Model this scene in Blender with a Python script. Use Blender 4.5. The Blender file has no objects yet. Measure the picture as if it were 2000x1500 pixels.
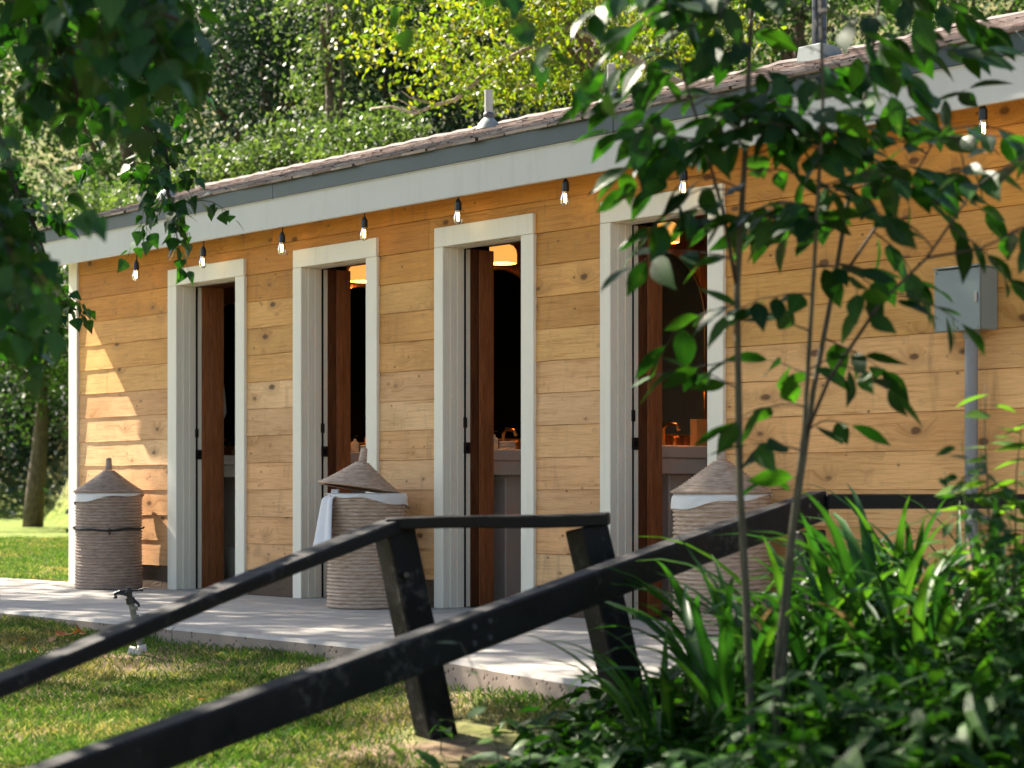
import bpy, bmesh, math, random
import numpy as np
from mathutils import Vector, Matrix, Quaternion

SC = bpy.context.scene
COL = SC.collection
R = math.radians

# ------------------------------------------------------------------ camera
# world: x runs along the front wall (left to right), y goes into the building, z up, walkway top = 0
CAM = Vector((11.935, -7.306, 0.68))
YAW = math.atan(3414 / 3889)                       # angle between view axis and the wall
FW = Vector((-math.cos(YAW), math.sin(YAW), 0))
RT = Vector((math.sin(YAW), math.cos(YAW), 0))
cam = bpy.data.objects.new('camera', bpy.data.cameras.new('camera'))
COL.objects.link(cam)
cam.location = CAM
cam.rotation_euler = (math.pi / 2, 0, math.asin(math.cos(YAW)))
cam.data.lens = 70.0
cam.data.sensor_width = 36.0
cam.data.shift_y = 0.104
cam.data.clip_start = 0.1
cam.data.clip_end = 600
cam.data.dof.use_dof = True
cam.data.dof.focus_distance = 10.6
cam.data.dof.aperture_fstop = 3.2
cam.data.dof.aperture_blades = 9
SC.camera = cam

# ------------------------------------------------------------------ sky, sun, exposure
SUN_DIR = Vector((6.8, 1.0, -6.9)).normalized()    # the way the light travels
world = bpy.data.worlds.new('World')
SC.world = world
world.use_nodes = True
wn = world.node_tree
sky = wn.nodes.new('ShaderNodeTexSky')
sky.sky_type = 'NISHITA'
sky.sun_disc = False
sky.sun_elevation = math.asin(-SUN_DIR.z)
sky.sun_rotation = math.atan2(-SUN_DIR.x, -SUN_DIR.y)
sky.air_density = 1.0
sky.dust_density = 1.2
wn.links.new(sky.outputs[0], wn.nodes['Background'].inputs[0])
wn.nodes['Background'].inputs[1].default_value = 0.05
sun = bpy.data.objects.new('sun', bpy.data.lights.new('sun', 'SUN'))
COL.objects.link(sun)
sun.data.energy = 5.0
sun.data.angle = R(0.53)
sun.data.color = (1.0, 0.94, 0.86)
sun.rotation_euler = SUN_DIR.to_track_quat('-Z', 'Y').to_euler()
SC.view_settings.view_transform = 'Standard'
SC.view_settings.look = 'None'
SC.view_settings.gamma = 1.0
SC.view_settings.exposure = 2.46
SC.view_settings.use_white_balance = True       # camera set for open shade
SC.view_settings.white_balance_temperature = 7050
SC.cycles.use_denoising = True
SC.cycles.max_bounces = 8
SC.cycles.transparent_max_bounces = 12
SC.cycles.sample_clamp_indirect = 6.0


# ------------------------------------------------------------------ helpers
def P(r, t, z):
    """r metres right of the view axis, t metres along it, z absolute height"""
    v = CAM + RT * r + FW * t
    return Vector((v.x, v.y, z))


def rt_of(x, y):
    v = Vector((x, y, 0)) - Vector((CAM.x, CAM.y, 0))
    return v.dot(RT), v.dot(FW)


def tag(o, label=None, cat=None, group=None, kind=None):
    if label: o['label'] = label
    if cat: o['category'] = cat
    if group: o['group'] = group
    if kind: o['kind'] = kind
    return o


def empty(name, loc=(0, 0, 0)):
    o = bpy.data.objects.new(name, None)
    o.empty_display_size = 0.1
    o.location = loc
    COL.objects.link(o)
    return o


def link(name, me, parent=None, loc=None):
    """link a mesh; vertices are world coordinates unless loc is given"""
    o = bpy.data.objects.new(name, me)
    COL.objects.link(o)
    if loc is not None:
        o.location = loc
    if parent is not None:
        o.parent = parent
        # parents are unrotated: undo their translation
        p, off = parent, Vector((0, 0, 0))
        while p is not None:
            off += Vector(p.location)
            p = p.parent
        o.location = Vector(o.location) - off
    return o


class MB:
    def __init__(s):
        s.v = []; s.f = []

    def add(s, verts, faces):
        n = len(s.v)
        s.v += [tuple(v) for v in verts]
        s.f += [tuple(i + n for i in f) for f in faces]
        return s

    def box(s, x0, x1, y0, y1, z0, z1):
        return s.add([(x0, y0, z0), (x1, y0, z0), (x1, y1, z0), (x0, y1, z0), (x0, y0, z1), (x1, y0, z1), (x1, y1, z1), (x0, y1, z1)],
                     [(0, 3, 2, 1), (4, 5, 6, 7), (0, 1, 5, 4), (1, 2, 6, 5), (2, 3, 7, 6), (3, 0, 4, 7)])

    def beam(s, a, b, w, h, side, segs=1, warp=0.0):
        """rectangular timber from a to b; side = unit vector of the width; ends cut square"""
        a, b = Vector(a), Vector(b)
        d = (b - a).normalized()
        sd = Vector(side); sd = (sd - d * sd.dot(d)).normalized()
        up = sd.cross(d)
        if up.z < 0: up = -up
        vs = []
        for q in range(segs + 1):
            f = q / segs
            p = a.lerp(b, f) + up * (warp * math.sin(f * 5.3 + 0.7)) + sd * (warp * math.sin(f * 3.7 + 2))
            for i, j in ((-1, -1), (1, -1), (1, 1), (-1, 1)):
                k = warp * 0.4 * math.sin(q * 7.1 + i * 2.3 + j * 1.1)
                vs.append(p + sd * (i * (w / 2 + k)) + up * (j * (h / 2 + k * 0.7)))
        n = segs * 4
        fs = [(0, 1, 2, 3), (n, n + 3, n + 2, n + 1)]
        for q in range(segs):
            o = q * 4
            fs += [(o, o + 4, o + 5, o + 1), (o + 1, o + 5, o + 6, o + 2), (o + 2, o + 6, o + 7, o + 3), (o + 3, o + 7, o + 4, o)]
        return s.add(vs, fs)

    def tube(s, pts, rad, n=8, caps=True):
        pts = [Vector(p) for p in pts]
        if not hasattr(rad, '__len__'): rad = [rad] * len(pts)
        ref = Vector((0.31, 0.17, 0.93))
        rings = []
        for i, p in enumerate(pts):
            d = (pts[min(i + 1, len(pts) - 1)] - pts[max(i - 1, 0)]).normalized()
            a = d.cross(ref)
            if a.length < 1e-3: a = d.cross(Vector((1, 0, 0)))
            a.normalize(); b = d.cross(a)
            rings.append([p + (a * math.cos(k * 2 * math.pi / n) + b * math.sin(k * 2 * math.pi / n)) * rad[i] for k in range(n)])
        f = []
        for i in range(len(pts) - 1):
            for k in range(n):
                f.append((i * n + k, i * n + (k + 1) % n, (i + 1) * n + (k + 1) % n, (i + 1) * n + k))
        if caps:
            f.append(tuple(range(n))[::-1]); f.append(tuple((len(pts) - 1) * n + k for k in range(n)))
        return s.add([v for r in rings for v in r], f)

    def lathe(s, prof, n=32, c=(0, 0), wob=None):
        vs = []; f = []
        for i, (r, z) in enumerate(prof):
            for k in range(n):
                a = 2 * math.pi * k / n
                rr = r if wob is None else r * wob(a, z)
                vs.append((c[0] + rr * math.cos(a), c[1] + rr * math.sin(a), z))
        m = len(prof)
        for i in range(m - 1):
            for k in range(n):
                f.append((i * n + k, i * n + (k + 1) % n, (i + 1) * n + (k + 1) % n, (i + 1) * n + k))
        return s.add(vs, f)

    def mesh(s, name, mat, smooth=False, bevel=0, weld=False):
        me = bpy.data.meshes.new(name)
        me.from_pydata(s.v, [], s.f)
        if bevel or weld:
            bm = bmesh.new(); bm.from_mesh(me)
            if weld: bmesh.ops.remove_doubles(bm, verts=bm.verts, dist=1e-5)
            if bevel: bmesh.ops.bevel(bm, geom=[e for e in bm.edges if len(e.link_faces) == 2 and e.calc_face_angle() > 0.5], offset=bevel, segments=1, affect='EDGES', profile=0.5)
            bm.to_mesh(me); bm.free()
        if mat: me.materials.append(mat)
        if smooth: me.polygons.foreach_set('use_smooth', [True] * len(me.polygons))
        me.update()
        return me

    def build(s, name, mat, parent=None, smooth=False, bevel=0, weld=False):
        return link(name, s.mesh(name, mat, smooth, bevel, weld), parent)


def box(name, mat, parent, *b, bevel=0.0):
    return MB().box(*b).build(name, mat, parent, bevel=bevel)


def np_mesh(name, verts, nper, mat):
    """many polygons of nper vertices each, none shared"""
    n = len(verts); k = n // nper
    me = bpy.data.meshes.new(name)
    me.vertices.add(n); me.vertices.foreach_set('co', np.asarray(verts, dtype=np.float32).ravel())
    me.loops.add(n); me.loops.foreach_set('vertex_index', np.arange(n, dtype=np.int32))
    me.polygons.add(k)
    me.polygons.foreach_set('loop_start', np.arange(0, n, nper, dtype=np.int32))
    me.polygons.foreach_set('loop_total', np.full(k, nper, dtype=np.int32))
    me.materials.append(mat)
    me.update(calc_edges=True)
    return me


# ------------------------------------------------------------------ materials
class NT:
    def __init__(s, name):
        s.m = bpy.data.materials.new(name); s.m.use_nodes = True
        s.t = s.m.node_tree; s.b = s.t.nodes['Principled BSDF']; s.out = s.t.nodes['Material Output']

    def n(s, kind, **kw):
        nd = s.t.nodes.new('ShaderNode' + kind)
        for k, v in kw.items(): setattr(nd, k, v)
        return nd

    def l(s, a, b): s.t.links.new(a, b)

    def val(s, sock, v):
        if hasattr(v, 'is_output') or isinstance(v, bpy.types.NodeSocket): s.l(v, sock)
        else: sock.default_value = v

    def coord(s, which='Object', scale=(1, 1, 1), jitter=0.0):
        tc = s.n('TexCoord').outputs[which] if which != 'World' else s.n('NewGeometry').outputs['Position']
        if jitter:
            oi = s.n('ObjectInfo'); m = s.n('VectorMath', operation='MULTIPLY_ADD')
            cb = s.n('CombineXYZ'); s.l(oi.outputs['Random'], cb.inputs[0])
            mm = s.n('Math', operation='MULTIPLY'); s.l(oi.outputs['Random'], mm.inputs[0]); mm.inputs[1].default_value = 7.3
            s.l(mm.outputs[0], cb.inputs[1]); s.l(mm.outputs[0], cb.inputs[2])
            s.l(cb.outputs[0], m.inputs[0]); m.inputs[1].default_value = (jitter, jitter, jitter); s.l(tc, m.inputs[2]); tc = m.outputs[0]
        mp = s.n('Mapping'); mp.inputs['Scale'].default_value = scale; s.l(tc, mp.inputs[0])
        return mp.outputs[0]

    def noise(s, vec, scale=5, detail=4, rough=0.55, dist=0.0):
        nd = s.n('TexNoise'); s.l(vec, nd.inputs['Vector'])
        nd.inputs['Scale'].default_value = scale; nd.inputs['Detail'].default_value = detail
        nd.inputs['Roughness'].default_value = rough; nd.inputs['Distortion'].default_value = dist
        return nd.outputs['Fac']

    def ramp(s, fac, stops):
        nd = s.n('ValToRGB'); s.l(fac, nd.inputs[0]); e = nd.color_ramp.elements
        while len(e) < len(stops): e.new(0.5)
        for i, (p, c) in enumerate(stops):
            e[i].position = p
            e[i].color = (c, c, c, 1) if not hasattr(c, '__len__') else (*c, 1)
        return nd.outputs[0]

    def mix(s, fac, a, b, mode='MIX'):
        nd = s.n('Mix', data_type='RGBA', blend_type=mode)
        for sk, v in ((nd.inputs[0], fac), (nd.inputs[6], a), (nd.inputs[7], b)):
            if isinstance(v, tuple) and len(v) == 3: v = (*v, 1)
            s.val(sk, v)
        return nd.outputs[2]

    def math(s, op, a, b=0.0):
        nd = s.n('Math', operation=op); s.val(nd.inputs[0], a); s.val(nd.inputs[1], b)
        return nd.outputs[0]

    def bump(s, h, strength=0.3, dist=0.01):
        nd = s.n('Bump'); s.l(h, nd.inputs['Height']); nd.inputs['Strength'].default_value = strength; nd.inputs['Distance'].default_value = dist
        s.l(nd.outputs[0], s.b.inputs['Normal'])

    def fin(s, color, rough=0.6, spec=0.5, metal=0.0):
        if isinstance(color, tuple): color = (*color, 1)
        s.val(s.b.inputs['Base Color'], color); s.val(s.b.inputs['Roughness'], rough)
        s.b.inputs['Specular IOR Level'].default_value = spec; s.b.inputs['Metallic'].default_value = metal
        return s.m


def plain(name, c, rough=0.6, spec=0.4, metal=0.0, var=0.12, scale=14, bump=0.12):
    m = NT(name); v = m.coord('World')
    f = m.noise(v, scale, 5, 0.6)
    col = m.mix(f, tuple(x * (1 - var) for x in c), tuple(min(1, x * (1 + var)) for x in c))
    if bump: m.bump(m.noise(v, scale * 9, 3), bump, 0.004)
    return m.fin(col, rough, spec, metal)


def paint(name, c, grime):
    m = NT(name); v = m.coord('World')
    d = m.coord('World', (16, 16, 0.9)); f = m.noise(v, 4, 5, 0.65); st = m.noise(d, 1.0, 4, 0.65)
    col = m.mix(f, tuple(x * 0.93 for x in c), tuple(min(1, x * 1.05) for x in c))
    col = m.mix(m.math('MULTIPLY', m.ramp(st, [(0.52, 0.0), (0.75, 1.0)]), grime), col, (0.30, 0.26, 0.20))
    spk = m.ramp(m.noise(v, 38, 3, 0.7), [(0.66, 0.0), (0.72, 1.0)])
    col = m.mix(m.math('MULTIPLY', spk, grime * 0.8), col, (0.22, 0.18, 0.13))
    m.bump(m.noise(m.coord('World', (60, 60, 6)), 1.0, 3), 0.08, 0.004)
    return m.fin(col, 0.5, 0.35)


def wood_siding():
    m = NT('pine_siding')
    oi = m.n('ObjectInfo')
    v = m.coord('Object', (1, 1, 1), 31.0)
    st = m.n('Mapping'); st.inputs['Scale'].default_value = (1.1, 4, 30); m.l(v, st.inputs[0])
    # knots: cells stretched along the board
    kv = m.n('Mapping'); kv.inputs['Scale'].default_value = (5.2, 0.0, 9.5); m.l(v, kv.inputs[0])
    wob = m.n('TexNoise'); wob.inputs['Scale'].default_value = 9; m.l(v, wob.inputs['Vector'])
    add = m.n('VectorMath', operation='MULTIPLY_ADD'); m.l(wob.outputs['Color'], add.inputs[0]); add.inputs[1].default_value = (0.16, 0, 0.16); m.l(kv.outputs[0], add.inputs[2])
    vo = m.n('TexVoronoi'); m.l(add.outputs[0], vo.inputs['Vector']); vo.inputs['Scale'].default_value = 1.0
    sep = m.n('SeparateColor'); m.l(vo.outputs['Color'], sep.inputs[0])
    keep = m.math('GREATER_THAN', sep.outputs[0], 0.30)
    size = m.math('MULTIPLY_ADD', sep.outputs[1], 0.15); size.node.inputs[2].default_value = 0.055
    rel = m.math('DIVIDE', vo.outputs['Distance'], size)
    core = m.math('MULTIPLY', m.ramp(rel, [(0.55, 1.0), (1.0, 0.0)]), keep)
    halo = m.math('MULTIPLY', m.ramp(m.math('MULTIPLY', rel, 0.32), [(0.25, 1.0), (1.0, 0.0)]), keep)
    # grain bends round the knots
    gv = m.n('VectorMath', operation='MULTIPLY_ADD'); cb = m.n('CombineXYZ'); m.l(halo, cb.inputs[2])
    m.l(cb.outputs[0], gv.inputs[0]); gv.inputs[1].default_value = (0, 0, 1.6); m.l(st.outputs[0], gv.inputs[2])
    grain = m.noise(gv.outputs[0], 2.2, 6, 0.6, 0.6)
    fine = m.noise(gv.outputs[0], 9.0, 3, 0.6)
    patch = m.noise(v, 1.6, 2, 0.5)
    base = m.mix(1.0, oi.outputs['Color'], m.ramp(patch, [(0.25, (0.80, 0.75, 0.68)), (0.75, (1.12, 1.14, 1.18))]), 'MULTIPLY')
    base = m.mix(1.0, base, m.ramp(grain, [(0.28, (0.72, 0.60, 0.46)), (0.47, (1, 1, 1)), (0.72, (1.10, 1.09, 1.06))]), 'MULTIPLY')
    base = m.mix(0.5, base, m.ramp(fine, [(0.35, (0.72, 0.62, 0.5)), (0.6, (1, 1, 1))]), 'MULTIPLY')
    base = m.mix(m.math('MULTIPLY', halo, 0.38), base, (0.30, 0.145, 0.045))
    base = m.mix(m.math('MULTIPLY', core, 0.85), base, (0.085, 0.035, 0.014))
    pv = m.n('Mapping'); pv.inputs['Scale'].default_value = (9.5, 0.0, 13.0); pv.inputs['Location'].default_value = (3.7, 0, 1.9); m.l(v, pv.inputs[0])
    vp_ = m.n('TexVoronoi'); m.l(pv.outputs[0], vp_.inputs['Vector']); vp_.inputs['Scale'].default_value = 1.0
    sp_ = m.n('SeparateColor'); m.l(vp_.outputs['Color'], sp_.inputs[0])
    pin = m.math('MULTIPLY', m.ramp(vp_.outputs['Distance'], [(0.05, 1.0), (0.13, 0.0)]), m.math('GREATER_THAN', sp_.outputs[0], 0.55))
    base = m.mix(m.math('MULTIPLY', pin, 0.75), base, (0.12, 0.05, 0.02))
    # faint grey water stains running down from the laps
    sv = m.n('Mapping'); sv.inputs['Scale'].default_value = (14, 1, 2.2); m.l(v, sv.inputs[0])
    stain = m.ramp(m.noise(sv.outputs[0], 1.0, 3, 0.6), [(0.60, 0.0), (0.78, 1.0)])
    base = m.mix(m.math('MULTIPLY', stain, 0.34), base, (0.17, 0.095, 0.045))
    blot = m.ramp(m.noise(v, 11, 4, 0.65, 0.8), [(0.57, 0.0), (0.70, 1.0)])
    base = m.mix(m.math('MULTIPLY', blot, 0.20), base, (0.24, 0.13, 0.06))
    m.bump(m.math('ADD', grain, m.math('MULTIPLY', fine, 0.5)), 0.25, 0.004)
    return m.fin(base, 0.62, 0.25)


def wood_plank(name, dark, light, scale=(6, 6, 1.0), rough=0.5, bump=0.25, mottled=None):
    m = NT(name); v = m.coord('Object', scale, 17.0)
    g = m.noise(v, 7, 6, 0.62, 0.8)
    col = m.ramp(g, [(0.3, dark), (0.7, light)])
    if mottled:
        w = m.coord('World')
        f = m.ramp(m.noise(w, 9, 5, 0.65), [(0.56, 0.0), (0.66, 1.0)])
        col = m.mix(m.math('MULTIPLY', f, 0.45), col, mottled)
    m.bump(g, bump, 0.006)
    return m.fin(col, rough, 0.3)


def leaf_mat(name, cols, rough=0.42, trans=0.38, spec=0.45, per='island', tint=None):
    m = NT(name)
    rnd = m.n('NewGeometry').outputs['Random Per Island'] if per == 'island' else m.n('ObjectInfo').outputs['Random']
    col = m.ramp(rnd, [(i / max(1, len(cols) - 1), c) for i, c in enumerate(cols)])
    v = m.coord('World')
    col = m.mix(m.math('MULTIPLY', m.noise(v, 6, 2), 0.5), col, tuple(x * 0.55 for x in cols[0]))
    if per == 'object':    # pale midrib and side veins in the leaf's own coordinates
        sx = m.n('SeparateXYZ'); m.l(m.n('TexCoord').outputs['Object'], sx.inputs[0])
        ay = m.math('ABSOLUTE', sx.outputs[1])
        rib = m.ramp(ay, [(0.006, 1.0), (0.018, 0.0)])
        ph = m.math('MULTIPLY', m.math('SUBTRACT', sx.outputs[0], m.math('MULTIPLY', ay, 0.9)), 58.0)
        vein = m.ramp(m.math('SINE', ph), [(0.82, 0.0), (0.97, 0.5)])
        col = m.mix(m.math('MULTIPLY', m.math('MAXIMUM', rib, vein), 0.5), col, m.mix(1.0, col, (2.2, 1.9, 2.0), 'MULTIPLY'))
        spots = m.ramp(m.noise(m.coord('Object', (1, 1, 1), 9.0), 6, 3, 0.6), [(0.66, 0.0), (0.74, 1.0)])
        col = m.mix(m.math('MULTIPLY', spots, 0.35), col, (0.12, 0.10, 0.02))
    m.fin(col, rough, spec)
    tr = m.n('BsdfTranslucent')
    tc = m.mix(1.0, col, (*(tint or (1.35, 1.55, 0.55)), 1), 'MULTIPLY'); m.l(tc, tr.inputs[0])
    mx = m.n('MixShader'); mx.inputs[0].default_value = trans
    m.l(m.b.outputs[0], mx.inputs[1]); m.l(tr.outputs[0], mx.inputs[2]); m.l(mx.outputs[0], m.out.inputs[0])
    return m.m


def grass_mat():
    m = NT('grass_blades'); v = m.coord('World'); rnd = m.n('NewGeometry').outputs['Random Per Island']
    green = m.ramp(rnd, [(0.0, (0.03, 0.085, 0.016)), (0.6, (0.075, 0.155, 0.026)), (1.0, (0.14, 0.20, 0.045))])
    straw = m.ramp(rnd, [(0.0, (0.13, 0.12, 0.04)), (0.5, (0.24, 0.20, 0.085)), (1.0, (0.40, 0.33, 0.18))])
    f = m.math('ADD', m.noise(v, 1.3, 4, 0.65), m.math('MULTIPLY', m.math('SUBTRACT', rnd, 0.5), 0.22))
    col = m.mix(m.ramp(f, [(0.50, 0.0), (0.68, 1.0)]), green, straw)
    m.fin(col, 0.6, 0.2)
    tr = m.n('BsdfTranslucent'); m.l(m.mix(1.0, col, (1.2, 1.3, 0.6), 'MULTIPLY'), tr.inputs[0])
    mx = m.n('MixShader'); mx.inputs[0].default_value = 0.3
    m.l(m.b.outputs[0], mx.inputs[1]); m.l(tr.outputs[0], mx.inputs[2]); m.l(mx.outputs[0], m.out.inputs[0])
    return m.m


def emit(name, c, strength):
    m = NT(name); m.fin(c, 0.5)
    m.b.inputs['Emission Color'].default_value = (*c, 1); m.b.inputs['Emission Strength'].default_value = strength
    return m.m


def concrete():
    m = NT('walkway_concrete'); v = m.coord('World')
    a = m.noise(v, 1.1, 5, 0.6); b = m.noise(v, 45, 3, 0.7); c = m.noise(v, 7, 4, 0.6)
    col = m.ramp(a, [(0.3, (0.37, 0.35, 0.318)), (0.7, (0.47, 0.445, 0.405))])
    col = m.mix(m.math('MULTIPLY', m.ramp(c, [(0.4, 0.0), (0.7, 1.0)]), 0.45), col, (0.24, 0.215, 0.19))
    col = m.mix(m.ramp(b, [(0.63, 0.0), (0.7, 0.35)]), col, (0.2, 0.17, 0.14))
    m.bump(m.math('ADD', b, m.math('MULTIPLY', c, 0.6)), 0.25, 0.004)
    return m.fin(col, 0.8, 0.25)


def curb_concrete(name, c, pit):
    m = NT(name); v = m.coord('World')
    a = m.noise(v, 4, 5, 0.65); vo = m.n('TexVoronoi'); m.l(v, vo.inputs['Vector']); vo.inputs['Scale'].default_value = 26
    col = m.mix(a, tuple(x * 0.62 for x in c), tuple(x * 1.15 for x in c))
    p = m.ramp(vo.outputs['Distance'], [(0.12, 1.0), (0.26, 0.0)])
    col = m.mix(m.math('MULTIPLY', p, pit), col, (0.035, 0.028, 0.022))
    m.bump(m.math('SUBTRACT', a, p), 0.6, 0.008)
    return m.fin(col, 0.9, 0.15)


def soil():
    m = NT('soil_and_turf'); v = m.coord('World')
    a = m.noise(v, 0.9, 5, 0.6); b = m.noise(v, 14, 5, 0.7); c = m.noise(v, 0.22, 3, 0.5)
    turf = m.ramp(b, [(0.3, (0.06, 0.075, 0.022)), (0.5, (0.12, 0.14, 0.04)), (0.72, (0.26, 0.22, 0.10))])
    dirt = m.ramp(b, [(0.3, (0.085, 0.058, 0.038)), (0.7, (0.25, 0.175, 0.115))])
    dry = m.ramp(a, [(0.34, 0.0), (0.5, 1.0)])
    geo = m.n('NewGeometry'); sx = m.n('SeparateXYZ'); m.l(geo.outputs['Position'], sx.inputs[0])
    near = m.ramp(m.math('MULTIPLY_ADD', sx.outputs[0], 0.1), [(0.46, 0.0), (0.60, 1.0)])
    col = m.mix(m.math('MULTIPLY', dry, near), turf, dirt)
    m.bump(b, 0.6, 0.03)
    return m.fin(col, 0.95, 0.1)


def hill_mat():
    m = NT('hillside_brush'); v = m.coord('World')
    a = m.noise(v, 0.35, 5, 0.6); b = m.noise(v, 3.5, 5, 0.7)
    col = m.ramp(b, [(0.3, (0.05, 0.065, 0.025)), (0.55, (0.17, 0.15, 0.06)), (0.75, (0.36, 0.27, 0.13))])
    col = m.mix(m.ramp(a, [(0.4, 0.0), (0.6, 0.75)]), col, (0.07, 0.11, 0.03))
    gq = m.n('NewGeometry'); sz = m.n('SeparateXYZ'); m.l(gq.outputs['Position'], sz.inputs[0])
    col = m.mix(m.ramp(sz.outputs[2], [(0.15, 0.0), (0.6, 1.0)]), m.ramp(b, [(0.3, (0.07, 0.11, 0.02)), (0.7, (0.17, 0.21, 0.05))]), col)
    m.bump(b, 0.8, 0.2)
    return m.fin(col, 0.95, 0.1)


def shingle_mat():
    m = NT('weathered_shingle'); v = m.coord('World', (3, 3, 3)); rnd = m.n('NewGeometry').outputs['Random Per Island']
    col = m.ramp(rnd, [(0.0, (0.24, 0.19, 0.175)), (0.5, (0.40, 0.335, 0.31)), (1.0, (0.58, 0.51, 0.48))])
    col = m.mix(m.math('MULTIPLY', m.noise(v, 12, 4, 0.7), 0.5), col, (0.16, 0.125, 0.11))
    m.bump(m.noise(v, 60, 3), 0.5, 0.01)
    return m.fin(col, 0.9, 0.15)


def wicker(name='wicker_weave', k=1.0):
    m = NT(name); v = m.coord('World', (9, 9, 60), 0)
    a = m.noise(v, 2.0, 4, 0.65)
    w = m.coord('World', (1, 1, 1)); big = m.noise(w, 4, 3)
    col = m.ramp(a, [(0.3, (0.31, 0.205, 0.145)), (0.52, (0.54, 0.395, 0.295)), (0.75, (0.72, 0.58, 0.47))])
    col = m.mix(m.math('MULTIPLY', big, 0.35), col, (0.26, 0.18, 0.15))
    if k < 1: col = m.mix(1.0, col, (k, k * 1.02, k * 1.08), 'MULTIPLY')
    m.bump(a, 0.35, 0.004)
    return m.fin(col, 0.55, 0.35)


def black_timber():
    m = NT('black_painted_timber'); v = m.coord('Object', (1, 1, 1), 5.0)
    mp = m.n('Mapping'); mp.inputs['Scale'].default_value = (7, 7, 7); m.l(v, mp.inputs[0])
    a = m.noise(mp.outputs[0], 1.0, 6, 0.7); w = m.noise(v, 26, 5, 0.7); big = m.noise(v, 3.2, 4, 0.6)
    col = m.ramp(a, [(0.3, (0.0025, 0.0026, 0.0026)), (0.7, (0.012, 0.0118, 0.011))])
    worn = m.ramp(m.math('MULTIPLY', w, big), [(0.31, 0.0), (0.40, 1.0)])
    col = m.mix(m.math('MULTIPLY', worn, 0.5), col, (0.085, 0.083, 0.075))
    m.bump(m.math('ADD', a, w), 0.45, 0.006)
    return m.fin(col, m.ramp(a, [(0.3, 0.5), (0.7, 0.8)]), 0.2)


def glass_bulb():
    m = NT('clear_bulb_glass')
    tr = m.n('BsdfTransparent'); tr.inputs[0].default_value = (0.97, 0.95, 0.88, 1)
    gl = m.n('BsdfGlossy'); gl.inputs['Roughness'].default_value = 0.03
    fr = m.n('Fresnel'); fr.inputs[0].default_value = 1.5
    mx = m.n('MixShader'); m.l(m.math('ADD', fr.outputs[0], 0.03), mx.inputs[0]); m.l(tr.outputs[0], mx.inputs[1]); m.l(gl.outputs[0], mx.inputs[2])
    m.l(mx.outputs[0], m.out.inputs[0])
    return m.m


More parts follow.
